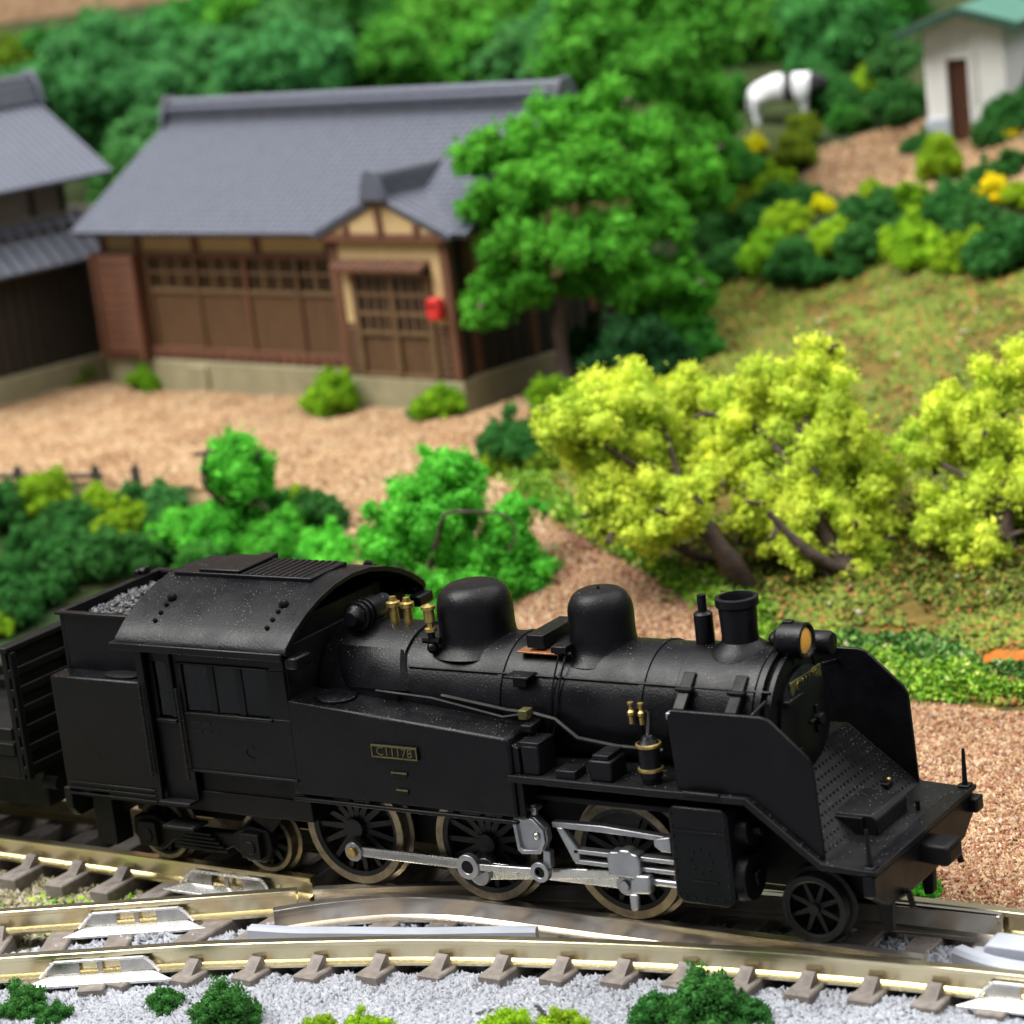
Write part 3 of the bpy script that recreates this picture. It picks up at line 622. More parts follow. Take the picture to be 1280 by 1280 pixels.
# running-board fittings
for s in (-1, 1):
    f_ = lambda a, b: (min(s*a, s*b), max(s*a, s*b))
    y0, y1 = f_(.60, .86); P(MB().box(1.98, 2.14, y0, y1, 1.262, 1.50), 'air_tank_box', bevel=.015)
    y0, y1 = f_(.62, .86); P(MB().box(1.97, 2.15, y0, y1, 1.50, 1.53), 'tank_lid')
    y0, y1 = f_(.55, .74); P(MB().box(1.92, 2.02, y0, y1, 1.56, 1.62), 'tank_bracket')
    y0, y1 = f_(.70, .87); P(MB().box(2.28, 2.46, y0, y1, 1.262, 1.33), 'foot_plate')
    y0, y1 = f_(.62, .86); P(MB().box(2.58, 2.78, y0, y1, 1.262, 1.43), 'lubricator_box', bevel=.015)
    y0, y1 = f_(.60, .84); P(MB().box(2.61, 2.75, y0, y1, 1.43, 1.47), 'lubricator_lid')
    pm = P(MB().lathe((3.07, s*.76, 0), 'z', [(0, 1.262), (.075, 1.262), (.075, 1.30), (.085, 1.31), (.085, 1.57), (.06, 1.60), (.04, 1.63), (0, 1.64)], 20), 'air_pump', bevel=0)
    for z in (1.375, 1.565): P(MB().lathe((3.07, s*.76, 0), 'z', [(.085, z-.014), (.098, z-.010), (.098, z+.010), (.085, z+.014)], 20), 'brass_ring', 'brass', parent=pm, bevel=0)
    P(MB().tube([(3.07, s*.76, 1.63), (3.05, s*.70, 1.70), (2.98, s*.56, 1.74), (2.86, s*.52, 1.76)], .012, 6), 'pump_pipe', bevel=0)
    for dx in (0, .09): P(MB().lathe((2.82+dx, s*.55, 0), 'z', [(0, 1.64), (.022, 1.64), (.022, 1.70), (.03, 1.71), (.03, 1.735), (.015, 1.75), (.015, 1.79), (.024, 1.795), (.024, 1.81), (0, 1.815)], 10), 'lubricator_valve', 'brass', bevel=0)
    P(MB().box(3.42, 3.72, s*.91-.02, s*.91+.02, 1.255, 1.28), 'step_strip', 'tread')
# side tanks
for s in (-1, 1):
    ya, yb = s*.455, s*.892
    tk = P(MB().prism([(-.275, .905), (1.90, .905), (1.90, 1.50), (1.87, 1.556), (-.275, 1.725)], 'xz', ya, yb), 'side_tank', bevel=.022)
    ld = MB().cyl((0, 0, 0), (0, 0, .03), .17, n=24)
    o = P(ld, 'filler_lid', parent=tk); o.location = (.12, s*.66, 1.69); o.rotation_euler = (0, .077, 0)
    P(MB().box(-.275, 1.90, min(s*.86, s*.90), max(s*.86, s*.90), .855, .885), 'tank_beading', 'black', parent=tk, bevel=.006)
    P(MB().prism([(1.90, .905), (1.96, .905), (1.96, 1.47), (1.90, 1.50)], 'xz', s*.50, s*.86), 'tank_front', parent=tk)
# number plate and works plates (near side)
def lettering(text, size, loc, rot, mat, parent, name):
    c = bpy.data.curves.new(name, 'FONT'); c.body = text; c.size = size; c.align_x = 'CENTER'; c.align_y = 'CENTER'; c.extrude = .004; c.space_character = 1.05; c.resolution_u = 3
    o = bpy.data.objects.new(name, c); COL.objects.link(o)
    dg = bpy.context.evaluated_depsgraph_get(); me = bpy.data.meshes.new_from_object(o.evaluated_get(dg)); bpy.data.objects.remove(o)
    me.materials.clear(); me.materials.append(M[mat])
    o = link(bpy.data.objects.new(name, me), parent); o.location = loc; o.rotation_euler = rot; o['kind'] = 'stuff'; return o
for s in (-1, 1):
    pl = P(MB().box(.595, 1.035, s*.9-.012, s*.9+.012, 1.312, 1.418), 'number_plate', 'frame', bevel=.003)
    yo = s*.914
    P(MB().box(.595, 1.035, yo-.005, yo+.005, 1.404, 1.418).box(.595, 1.035, yo-.005, yo+.005, 1.312, 1.322).box(.595, .605, yo-.005, yo+.005, 1.322, 1.404).box(1.025, 1.035, yo-.005, yo+.005, 1.322, 1.404), 'plate_rim', 'dull_brass', parent=pl, bevel=0)
    lettering('C11178', .105, (.815, s*.913, 1.363), (PI/2, 0, 0 if s < 0 else PI), 'dull_brass', pl, 'number_lettering')
    for x0, x1, z in ((.755, .905, 1.176), (.785, .895, 1.032)):
        wp = P(MB().box(x0, x1, s*.895-.008, s*.895+.008, z-.02, z+.02), 'works_plate', 'frame', bevel=.003)
        P(MB().box(x0, x1, s*.906-.004, s*.906+.004, z+.008, z+.02), 'works_plate_lettering', 'dull_brass', parent=wp, bevel=0)
lettering('C11178', .11, (4.053, 0, BZ+.275), (PI/2, 0, PI/2), 'brass', fp, 'number_lettering')
# cab
cab = P(MB().box(-1.78, -.20, -.80, .80, 1.0, 1.06), 'cab_floor', 'frame')
for s in (-1, 1):
    ya, yb = s*.855, s*.895
    sd_ = MB()
    Y0, Y1 = min(ya, yb), max(ya, yb)
    sd_.box(-1.34, -.205, Y0, Y1, 1.03, 1.545)          # panel below the window
    sd_.box(-1.34, -.205, Y0, Y1, 1.965, 2.17)          # above
    sd_.box(-.395, -.205, Y0, Y1, 1.545, 1.965)         # front post
    sd_.box(-1.34, -1.285, Y0, Y1, 1.545, 1.965)        # rear post
    cs = P(sd_, 'cab_side', bevel=.006)
    for x in (-.985, -.69): P(MB().box(x-.035, x+.035, Y0+.008, Y1-.008, 1.545, 1.965), 'window_bar', parent=cs)
    P(MB().box(-1.30, -.38, min(s*.88, s*.915), max(s*.88, s*.915), 1.52, 1.548), 'window_sill', parent=cs)
    P(MB().box(-1.33, -.36, min(s*.88, s*.91), max(s*.88, s*.91), 1.965, 1.985), 'window_hood', parent=cs)
    P(MB().box(-1.33, -.205, min(s*.87, s*.91), max(s*.87, s*.91), 1.02, 1.04), 'cab_beading', 'tread', parent=cs, bevel=.004)
    P(MB().box(-1.29, -.39, s*.872-.004, s*.872+.004, 1.54, 1.97), 'window_pane', 'glass', parent=cs, bevel=0)
    for x0, x1, z in ((-1.24, -1.15, 1.46), (-1.13, -1.05, 1.46), (-1.24, -1.15, 1.385), (-1.13, -1.05, 1.385)):
        P(MB().box(x0, x1, s*.895-.006, s*.895+.006, z-.01, z+.01), 'cab_plate', 'tread', parent=cs, bevel=0)
    ring = MB().lathe((-.66, s*.896, 1.24), 'y', [(.045, -.006), (.058, -.006), (.058, .006), (.045, .006)], 16, .6, 5.2)
    P(ring, 'depot_emblem', 'tread', parent=cs, bevel=0)
    # doorway: recessed door with a tall slot and grab rails
    dr = MB(); D0, D1 = min(s*.80, s*.83), max(s*.80, s*.83)
    dr.box(-1.70, -1.36, D0, D1, .72, 1.44).box(-1.70, -1.36, D0, D1, 1.945, 2.16).box(-1.70, -1.65, D0, D1, 1.44, 1.945).box(-1.43, -1.36, D0, D1, 1.44, 1.945)
    do = P(dr, 'cab_door', bevel=.006)
    P(MB().box(-1.66, -1.44, min(s*.82, s*.87), max(s*.82, s*.87), 1.42, 1.45), 'door_sill', parent=do)
    P(MB().box(-1.66, -1.42, s*.81-.003, s*.81+.003, 1.44, 1.95), 'door_pane', 'glass', parent=do, bevel=0)
    P(MB().box(-1.78, -1.70, Y0, Y1, .72, 2.16), 'door_post', bevel=.006)
    for x in (-1.745, -1.345):
        gr = P(MB().cyl((x, s*.925, .95), (x, s*.925, 1.75), .014, n=6), 'grab_rail', bevel=0)
        for z in np.arange(.98, 1.75, .095): P(MB().sph((x, s*.925, float(z)), .02, 6, 4), 'grab_rail_rivet', 'tread', parent=gr, bevel=0)
    P(MB().box(-1.42, -1.37, min(s*.87, s*.93), max(s*.87, s*.93), 1.5, 2.13), 'door_pillar', bevel=.006)
    for z in (.72, .50): P(MB().box(-1.72, -1.38, min(s*.72, s*.93), max(s*.72, s*.93), z-.02, z+.01), 'cab_step', 'tread')
    P(MB().prism([(-.27, 1.0), (-.27, .80), (-.9, .78), (-1.05, .66), (-1.34, .66), (-1.34, 1.0)], 'xz', s*.70, s*.76), 'cab_apron', 'frame')
P(MB().box(-.24, -.20, -.86, .86, 1.7, 2.15), 'cab_front', 'frame')
P(MB().box(-1.35, -.26, -.62, .62, 1.06, 2.3), 'cab_dark_fill', 'frame')  # added black block filling the cab so its windows look dark
P(MB().box(-1.79, -1.75, -.86, .86, 1.06, 2.14), 'cab_back', 'frame')
# cab roof
arc = [(-1.02, 2.155), (-1.0, 2.20), (-.86, 2.305), (-.68, 2.40), (-.48, 2.475), (-.25, 2.53), (0, 2.55), (.25, 2.53), (.48, 2.475), (.68, 2.40), (.86, 2.305), (1.0, 2.20), (1.02, 2.155)]
inn = [(y*.955, z-.04) for y, z in arc[::-1]]
rf = P(MB().prism(arc + inn, 'yz', -1.86, -.06), 'cab_roof', bevel=.006, smooth=40)
for s in (-1, 1):
    P(MB().box(-1.92, -.10, min(s*.90, s*1.035), max(s*.90, s*1.035), 2.09, 2.158), 'roof_gutter', parent=rf, bevel=.012)
    P(MB().box(-.10, .02, min(s*.78, s*1.0), max(s*.78, s*1.0), 2.02, 2.12), 'cab_front_corner', parent=rf, bevel=.02)
    for x in (-1.52, -.34):
        for k in range(4):
            yy = .60+.085*k; zz = float(np.interp(yy, [.48, .68, .86, 1.0], [2.475, 2.40, 2.305, 2.20]))
            P(MB().sph((x, s*yy, zz+.008), .022 if k else .045, 8, 5), 'roof_rivet', parent=rf, bevel=0)
P(MB().box(-1.76, -.30, -.26, .26, 2.52, 2.565), 'roof_hatch', parent=rf, bevel=.01)
P(MB().box(-1.50, -1.06, -.24, .24, 2.565, 2.595), 'hatch_cover', parent=rf, bevel=.01)
for k in range(10): P(MB().box(-1.03+.068*k, -.995+.068*k, -.245, .245, 2.560, 2.573), 'hatch_rib', parent=rf, bevel=.004)
P(MB().box(-1.25, -1.10, .26, .36, 2.5, 2.585), 'hatch_hinge', parent=rf)
# bunker
wt = P(MB().box(-2.785, -1.78, -.89, .89, .735, 1.765), 'rear_water_tank', bevel=.02)
for k in range(3): 
    for s in (-1, 1): P(MB().box(-2.74, -1.76, min(s*.885, s*.905), max(s*.885, s*.905), .70+.05*k-.010, .70+.05*k+.010), 'tank_line', parent=wt, bevel=.003)
for s in (-1, 1): 
    o = P(MB().cyl((0, 0, 0), (0, 0, .025), .16, n=24), 'water_filler', 'tread', parent=wt); o.location = (-2.05, s*.77, 1.765); o.scale = (1.2, .55, 1)
cb_ = MB()
cb_.box(-2.72, -1.80, -.68, -.64, 1.76, 2.27).box(-2.72, -1.80, .64, .68, 1.76, 2.27).box(-2.76, -2.72, -.68, .68, 1.76, 2.27)
bk = P(cb_, 'coal_bunker', bevel=.006)
P(MB().box(-2.79, -1.82, -.71, -.645, 2.255, 2.285).box(-2.79, -1.82, .645, .71, 2.255, 2.285).box(-2.79, -2.72, -.645, .645, 2.255, 2.285), 'bunker_rim', parent=bk, bevel=.008)
P(MB().box(-2.84, -2.78, .42, .60, 2.24, 2.33).cyl((-2.80, .5, 2.3), (-2.74, .5, 2.3), .05, n=10), 'rear_lamp', parent=bk)
P(MB().box(-2.70, -1.82, -.63, .63, 1.9, 2.12), 'coal_bed', 'coal', parent=bk)
n = 900
cx = RNG.uniform(-2.70, -1.80, n); cy = RNG.uniform(-.63, .63, n)
cz_ = 2.14 + .12*np.clip(1-((cy)/.7)**2, 0, 1)*np.clip((cx+2.8)/.5, 0, 1) + RNG.uniform(-.02, .03, n)
V, T = granules(np.stack([cx, cy, cz_], -1), .038, RNG)
tag(link(bpy.data.objects.new('coal', array_mesh('coal', V, T, M['coal']))), 'heap of glossy black coal lumps in the locomotive bunker', 'coal', kind='stuff')
# ------------------------------------------------------------------ wheels
def wheel(parent, x, s, R, nsp, name, yface=.505, w=.12, tyre='tyre', crank=None, spoke_w=.018):
    """s: side (-1 near). Disc lies in xz; outer face at y = s*yface."""
    root = MB()
    yo, yi = s*yface, s*(yface-w)
    prof = [(R*.86, yo), (R*.99, yo), (R, yo-s*.01), (R, yi+s*.02), (R+.035, yi+s*.012), (R+.035, yi-s*.006), (R*.86, yi), (R*.86, yo)]
    ty = root.lathe((x, 0, R), 'y', prof, 40).build(name, M[tyre], parent, 0, 30)
    hub = MB().cyl((x, yo+s*.01, R), (x, yi, R), R*.17, n=16)
    yc0, yc1 = yo-s*.035, yo-s*.075
    for k in range(nsp):
        a = 2*PI*(k+.5)/nsp; ca, sa = math.cos(a), math.sin(a)
        q = []
        for rr, ww in ((R*.12, spoke_w*1.6), (R*.9, spoke_w)):
            for sg in (-1, 1): q.append((x+rr*ca-sg*ww*sa, R+rr*sa+sg*ww*ca))
        hub.poly([(q[0][0], yc0, q[0][1]), (q[1][0], yc0, q[1][1]), (q[3][0], yc0, q[3][1]), (q[2][0], yc0, q[2][1]), (q[0][0], yc1, q[0][1]), (q[1][0], yc1, q[1][1]), (q[3][0], yc1, q[3][1]), (q[2][0], yc1, q[2][1])],
                 [(0,1,2,3),(7,6,5,4),(0,4,5,1),(1,5,6,2),(2,6,7,3),(3,7,4,0)])
    hub.build('spokes', M['wheel'], ty, 0, 30)
    MB().lathe((x, 0, R), 'y', [(R*.78, yo-s*.015), (R*.87, yo-s*.004), (R*.87, yi), (R*.78, yi)], 40).build('rim', M['wheel'], ty, 0, 30)
    MB().cyl((x, yi-s*.002, R), (x, yi-s*.02, R), R*.84, n=32).build('web', M['frame'], ty, 0, 30)
    if crank:
        pz = crank
        MB().cyl((x+pz[0], yo-s*.04, R+pz[1]), (x+pz[0], yo+s*.03, R+pz[1]), .10, n=16).build('crank_boss', M['wheel'], ty, 0, 30)
        a0 = math.atan2(-pz[1], -pz[0])
        MB().lathe((x, 0, R), 'y', [(R*.5, yo-s*.02), (R*.82, yo-s*.02), (R*.82, yo-s*.06), (R*.5, yo-s*.06), (R*.5, yo-s*.02)], 12, a0-.6, a0+.6).build('counterweight', M['wheel'], ty, 0, 30)
    return ty
DR = .49; SPC = 1.305; PIN = (.03, -.165)
for k in range(3):
    for s in (-1, 1): wheel(L, k*SPC, s, DR, 15, 'driving_wheel', crank=PIN)
    P(MB().cyl((k*SPC, -.42, DR), (k*SPC, .42, DR), .06, n=10), 'axle', 'frame', bevel=0)
for x in (-2.10, -.97):
    for s in (-1, 1): wheel(L, x, s, .275, 10, 'bogie_wheel', .50, .11)
for s in (-1, 1): wheel(L, 4.19, s, .265, 8, 'front_wheel', .50, .13, 'wheel', spoke_w=.013)
P(MB().cyl((4.19, -.42, .265), (4.19, .42, .265), .05, n=10), 'axle', 'frame', bevel=0)
for s in (-1, 1):
    f_ = MB().prism([(-2.30, .28), (-2.22, .17), (-2.0, .15), (-1.85, .26), (-1.66, .19), (-1.36, .19), (-1.2, .26), (-1.06, .15), (-.86, .15), (-.78, .28), (-.80, .44), (-1.0, .47), (-1.2, .38), (-1.86, .38), (-2.06, .47), (-2.28, .44)], 'xz', s*.56, s*.66)
    bf = P(f_, 'bogie_frame', 'frame', bevel=.015)
    for x in (-2.10, -.97): P(MB().box(x-.10, x+.10, min(s*.64, s*.72), max(s*.64, s*.72), .20, .42).cyl((x, s*.72, .30), (x, s*.735, .30), .06, n=12), 'axle_box', 'frame', parent=bf, bevel=.015)
    for k in range(5): P(MB().box(-1.82+.04*k, -1.24-.04*k, min(s*.66, s*.70), max(s*.66, s*.70), .21+.035*k, .235+.035*k), 'leaf_spring', 'frame', parent=bf, bevel=.004)
    P(MB().prism([(-2.40, .70), (-2.40, .45), (-2.2, .55), (-1.0, .55), (-.78, .42), (-.66, .55), (-.50, .70)], 'xz', s*.60, s*.64), 'bogie_bolster', 'frame', parent=bf)
for s in (-1, 1): P(MB().box(-2.62, -2.40, min(s*.56, s*.78), max(s*.56, s*.78), .20, .70), 'rear_step', 'frame')
P(MB().prism([(-.88, .55), (-.80, .45), (.80, .45), (.88, .55), (.88, .735), (-.88, .735)], 'yz', -2.84, -2.76), 'rear_beam', 'frame', bevel=.01)
P(MB().box(-3.05, -2.8, -.12, .12, .42, .56), 'rear_coupler', 'frame', bevel=.02)
# motion
for s in (-1, 1):
    def B(mb, name, mat='rod', bevel=.01, parent=None): return P(mb, name, mat, bevel=bevel, parent=parent)
    ys = lambda a: s*a
    pin = lambda k: (k*SPC+PIN[0], DR+PIN[1])
    def bar(p0, p1, h0, h1, ya, yb):
        (x0, z0), (x1, z1) = p0, p1; d = math.hypot(x1-x0, z1-z0); nx_, nz_ = -(z1-z0)/d, (x1-x0)/d
        return MB().prism([(x0+nx_*h0, z0+nz_*h0), (x0-nx_*h0, z0-nz_*h0), (x1-nx_*h1, z1-nz_*h1), (x1+nx_*h1, z1+nz_*h1)], 'xz', s*ya, s*yb)
    cr = B(bar(pin(0), pin(2), .045, .045, .555, .59), 'coupling_rod', 'steel')
    B(bar((pin(0)[0]+.1, pin(0)[1]), (pin(1)[0]-.1, pin(1)[1]), .018, .018, .59, .596), 'rod_flute', 'rod', 0, cr)
    for k in range(3):
        p = pin(k); B(MB().cyl((p[0], ys(.55), p[1]), (p[0], ys(.61), p[1]), .085, n=18), 'rod_end', 'rod', .008, cr)
        B(MB().cyl((p[0], ys(.60), p[1]), (p[0], ys(.64), p[1]), .045, n=12), 'crank_pin', 'brass' if k == 0 else 'rod', .006, cr)
    mr = B(bar((pin(1)[0], pin(1)[1]-.02), (2.62, .43), .06, .035, .625, .66), 'main_rod', 'steel')
    B(MB().cyl((pin(1)[0], ys(.62), pin(1)[1]-.02), (pin(1)[0], ys(.70), pin(1)[1]-.02), .095, n=18), 'big_end', 'rod', .008, mr)
    rc = (1.30, .40)
    B(bar((pin(1)[0], pin(1)[1]-.02), rc, .06, .06, .70, .735), 'return_crank', 'rod')
    er = B(bar(rc, (1.98, .43), .028, .028, .745, .785), 'eccentric_rod', 'steel')
    B(MB().lathe((rc[0], 0, rc[1]), 'y', [(.055, ys(.735)), (.105, ys(.735)), (.105, ys(.80)), (.055, ys(.80)), (.055, ys(.735))], 20), 'eccentric_ring', 'rod', .006, er)
    B(MB().cyl((rc[0], ys(.74), rc[1]), (rc[0], ys(.79), rc[1]), .057, n=14), 'eccentric_boss', 'frame', .0, er)
    B(MB().lathe((1.98, 0, .43), 'y', [(.045, ys(.735)), (.085, ys(.735)), (.085, ys(.80)), (.045, ys(.80)), (.045, ys(.735))], 18), 'eccentric_eye', 'rod', .006, er)
    B(MB().cyl((1.98, ys(.74), .43), (1.98, ys(.785), .43), .047, n=12), 'eye_pin', 'frame', 0, er)
    # expansion link: a thick shield with a raised rim
    lp = [(1.80, .86), (1.84, .90), (1.99, .885), (2.08, .80), (2.085, .70), (2.03, .60), (1.86, .585), (1.825, .61)]
    lk = B(MB().prism(lp, 'xz', ys(.70), ys(.80)), 'expansion_link', 'rod', .02)
    c_ = (1.945, .745)
    rim = []; 
    mbr = MB(); nL = len(lp)
    o_ = [(x, z) for x, z in lp]; i_ = [(c_[0]+(x-c_[0])*.78, c_[1]+(z-c_[1])*.78) for x, z in lp]
    vs = [(x, ys(.80), z) for x, z in o_] + [(x, ys(.80), z) for x, z in i_] + [(x, ys(.83), z) for x, z in o_] + [(x, ys(.83), z) for x, z in i_]
    fs = []
    for i in range(nL):
        j = (i+1) % nL; fs += [(2*nL+i, 2*nL+j, 3*nL+j, 3*nL+i), (i, j, 2*nL+j, 2*nL+i), (nL+i, 3*nL+i, 3*nL+j, nL+j)]
    B(mbr.poly(vs, fs), 'link_rim', 'rod', .006, lk)
    B(MB().sph((2.0, ys(.80), .74), .035, 10, 6), 'link_pin', 'steel', 0, lk)
    B(MB().cyl((1.955, ys(.74), .89), (1.955, ys(.74), .98), .035, n=10).box(1.90, 2.01, min(ys(.69), ys(.79)), max(ys(.69), ys(.79)), .93, .965), 'link_hanger', 'rod', .006, lk)
    B(MB().prism([(2.02, .62), (2.08, .60), (2.07, .46), (2.0, .46)], 'xz', ys(.70), ys(.77)), 'link_tail', 'rod', .008, lk)
    B(MB().prism([(2.10, .84), (2.55, .85), (3.16, .815), (3.16, .775), (2.55, .79), (2.10, .79)], 'xz', ys(.66), ys(.73)), 'radius_rod', 'rod', .01)
    B(MB().prism([(3.02, .80), (3.17, .83), (3.17, .70), (3.08, .70), (3.02, .74)], 'xz', ys(.66), ys(.76)), 'valve_crosshead', 'rod', .012)
    B(MB().prism([(2.14, .80), (2.20, .80), (2.33, .63), (2.33, .53), (2.27, .53)], 'xz', ys(.68), ys(.74)), 'motion_bracket', 'rod', .01)
    gb = B(MB().box(2.28, 3.18, min(ys(.66), ys(.74)), max(ys(.66), ys(.74)), .60, .635), 'slide_bar', 'rod', .006)
    B(MB().box(2.28, 3.18, min(ys(.66), ys(.74)), max(ys(.66), ys(.74)), .515, .55), 'lower_slide_bar', 'rod', .006, gb)
    ch = B(MB().prism([(2.60, .47), (2.60, .62), (2.63, .665), (2.70, .665), (2.72, .69), (2.80, .69), (2.82, .665), (2.87, .66), (2.89, .62), (2.89, .50), (2.84, .46)], 'xz', ys(.655), ys(.78)), 'crosshead', 'rod', .015)
    B(MB().prism([(2.78, .33), (2.96, .35), (2.97, .50), (2.84, .50), (2.79, .44)], 'xz', ys(.70), ys(.785)), 'crosshead_shoe', 'rod', .02, ch)
    B(MB().prism([(2.77, .34), (2.85, .34), (2.84, .22), (2.80, .19), (2.77, .21)], 'xz', ys(.74), ys(.79)), 'drop_arm', 'rod', .015, ch)
    B(MB().cyl((2.86, ys(.70), .43), (3.25, ys(.70), .43), .032, n=12), 'piston_rod', 'rod', 0, ch)
        # cylinders
    cyb = P(MB().prism([(3.24, .42), (3.30, .36), (3.68, .36), (3.74, .42), (3.74, 1.10), (3.70, 1.14), (3.28, 1.14), (3.24, 1.10)], 'xz', ys(.40), ys(.875)), 'cylinder_block', bevel=.02)
    P(MB().cyl((3.72, ys(.66), .55), (3.82, ys(.66), .55), .20, .18, 28).cyl((3.82, ys(.66), .55), (3.86, ys(.66), .55), .06, n=12), 'cylinder_cover', parent=cyb, bevel=.008)
    P(MB().cyl((3.72, ys(.68), .93), (3.84, ys(.68), .93), .12, .11, 24).cyl((3.84, ys(.68), .93), (3.92, ys(.68), .93), .035, n=12), 'valve_cover', 'black', parent=cyb, bevel=.006)
    for zz in np.linspace(.44, 1.08, 8): 
        for xx in (3.27, 3.71): P(MB().sph((xx, ys(.875), float(zz)), .014, 6, 4), 'rivet', parent=cyb, bevel=0)
    for xx in np.linspace(3.33, 3.65, 5): P(MB().sph((float(xx), ys(.875), .42), .014, 6, 4), 'rivet', parent=cyb, bevel=0)
    for k in range(8):
        a = 2*PI*k/8; P(MB().sph((3.49+.09*math.cos(a), ys(.875), .72+.09*math.sin(a)), .013, 6, 4), 'rivet', parent=cyb, bevel=0)
    P(MB().box(3.26, 3.72, min(ys(.87), ys(.888)), max(ys(.87), ys(.888)), .945, .955).box(3.40, 3.62, min(ys(.87), ys(.888)), max(ys(.87), ys(.888)), .55, .562), 'casing_seam', 'tread', parent=cyb, bevel=0)
    P(MB().box(1.95, 3.24, min(ys(.40), ys(.70)), max(ys(.40), ys(.70)), 1.0, 1.05), 'valance', 'frame')
# front beam and fittings
fbm = P(MB().prism([(-.915, .755), (.915, .755), (.915, .60), (.70, .46), (.42, .42), (-.42, .42), (-.70, .46), (-.915, .60)], 'yz', 4.82, 4.915), 'buffer_beam', bevel=.012)
P(MB().box(4.80, 4.94, -.93, .93, .775, .812), 'beam_edge', parent=fbm, bevel=.006)
P(MB().box(4.82, 4.99, .80, .935, .62, .74), 'beam_end', parent=fbm, bevel=.02)
P(MB().prism([(4.90, .57), (5.12, .55), (5.15, .58), (5.15, .69), (5.12, .715), (4.90, .715)], 'xz', -.125, .125), 'front_coupler', 'frame', bevel=.025)
for s in (-1, 1): P(MB().prism([(4.66, .45), (4.80, .45), (4.78, .12), (4.70, .10)], 'xz', s*.34, s*.42), 'guard_iron', 'frame', bevel=.015)
for s in (-1, 1):
    P(MB().cyl((4.87, s*.87, .81), (4.87, s*.885, 1.11), .024, .014, 8), 'lamp_pole', bevel=0)
    P(MB().box(4.83, 4.92, s*.87-.05, s*.87+.05, .805, .83), 'pole_foot')
    P(MB().cyl((4.80, s*.45, .47), (4.96, s*.45, .47), .03, n=8).cyl((4.955, s*.45, .47), (4.98, s*.45, .36), .025, n=8), 'brake_hose', 'frame', bevel=0)
P(MB().cyl((4.72, .32, .80), (4.72, .32, .88), .018, n=8), 'deck_knob', 'black', bevel=0)
P(MB().sph((4.40, .52, .945), .022, 8, 6), 'brass_cap', 'brass', bevel=0)
P(MB().box(4.28, 4.42, .45, .55, .88, .935), 'deck_valve', bevel=.01)

# ------------------------------------------------------------------ wagon behind
W = thing('freight_wagon', 'black ribbed freight wagon coupled behind the locomotive at the left edge', 'wagon')
xe = -3.36
P(MB().box(-7.2, xe-.02, -.80, .80, .72, .95), 'floor', 'frame', W, .02)
P(MB().box(xe-.06, xe, -.80, .80, .72, 1.90), 'end_wall', 'frame', W, .01)
for z in (.80, .98, 1.16, 1.34, 1.52, 1.70): P(MB().box(xe-.005, xe+.03, -.80, .80, z-.035, z+.045), 'end_plank', 'frame', W, .012)
for s in (-1, 1):
    for z in (1.0, 1.14): P(MB().box(-7.2, xe-.06, min(s*.76, s*.82), max(s*.76, s*.82), z-.06, z+.06), 'side_plank', 'frame', W, .012)
P(MB().box(xe-.08, xe+.045, -.83, .83, 1.90, 1.955), 'top_rail', 'frame', W, .012)
for y in (-.76, .0, .76): P(MB().box(xe+.02, xe+.055, y-.035, y+.035, .72, 1.90), 'end_post', 'frame', W, .01)
P(MB().box(-7.1, xe-.05, -.5, .5, .35, .72), 'underframe', 'frame', W, .02)
for y in (-.55, .55): P(MB().cyl((xe, y, .62), (xe+.16, y, .62), .06, n=12), 'buffer', 'frame', W, 0)
P(MB().box(xe-.05, xe+.22, -.1, .1, .42, .54), 'wagon_coupler', 'frame', W, .02)
P(MB().cyl((xe+.05, -.3, .42), (xe+.05, .3, .42), .02, n=6), 'coupler_bar', 'rod', W, 0)
for x in (-4.75, -6.4):
    for s in (-1, 1): wheel(W, x, s, .29, 8, 'wagon_wheel', .50, .12, 'wheel')

# ------------------------------------------------------------------ farmhouse
HROT = math.atan2(-HU[1], -HU[0])
H = thing('farmhouse', 'long farmhouse with grey tiled roof, brown shutters and gabled porch', 'house', tuple(HA), HROT)
def Q(mb, name, mat, parent, bevel=.01, smooth=35, label=None): return mb.build(name, M[mat], parent, bevel, smooth, label=label)
Q(MB().box(-8.2, 0, .22, 4.3, -.4, .50).box(-2.42, 0, -.02, .25, -.4, .47), 'foundation', 'stone', H, .03)
Q(MB().box(-6.2, -5.75, .17, .24, .02, .44), 'foundation_vent', 'stone', H, .02)
Q(MB().box(-8.1, -.10, .36, 4.2, .5, 2.62), 'wall', 'darkwood', H)
for x in (-.12, -8.06): Q(MB().prism([(.36, 2.60), (4.2, 2.60), (2.28, 3.85)], 'yz', x, x+.06), 'gable_wall', 'plaster', H)
Q(MB().box(-8.06, -2.3, .32, .37, 2.19, 2.55), 'plaster_band', 'plaster', H)
for x in (-8.0, -7.12, -5.74, -4.32, -2.75): Q(MB().box(x-.07, x+.07, .27, .37, 2.16, 2.58), 'post_head', 'redwood', H)
Q(MB().box(-8.06, -2.3, .27, .37, 2.12, 2.2), 'lintel', 'redwood', H)
Q(MB().box(-8.06, -2.3, .24, .37, .55, .70), 'sill_beam', 'redwood', H)
for k in range(22): Q(MB().box(-7.0+.215*k, -6.88+.215*k, .22, .26, .52, .70), 'sill_slat', 'redwood', H, .006)
sbx = Q(MB().box(-8.08, -7.12, .13, .37, .52, 2.18), 'shutter_box', 'redwood', H)
for k in range(10): Q(MB().box(-8.02, -7.16, .10, .135, .62+.152*k, .755+.152*k), 'shutter_board', 'redwood', sbx, .01)
for x in (-8.1, -7.12): Q(MB().box(x-.05, x+.05, .08, .37, .5, 2.2), 'shutter_post', 'redwood', sbx)
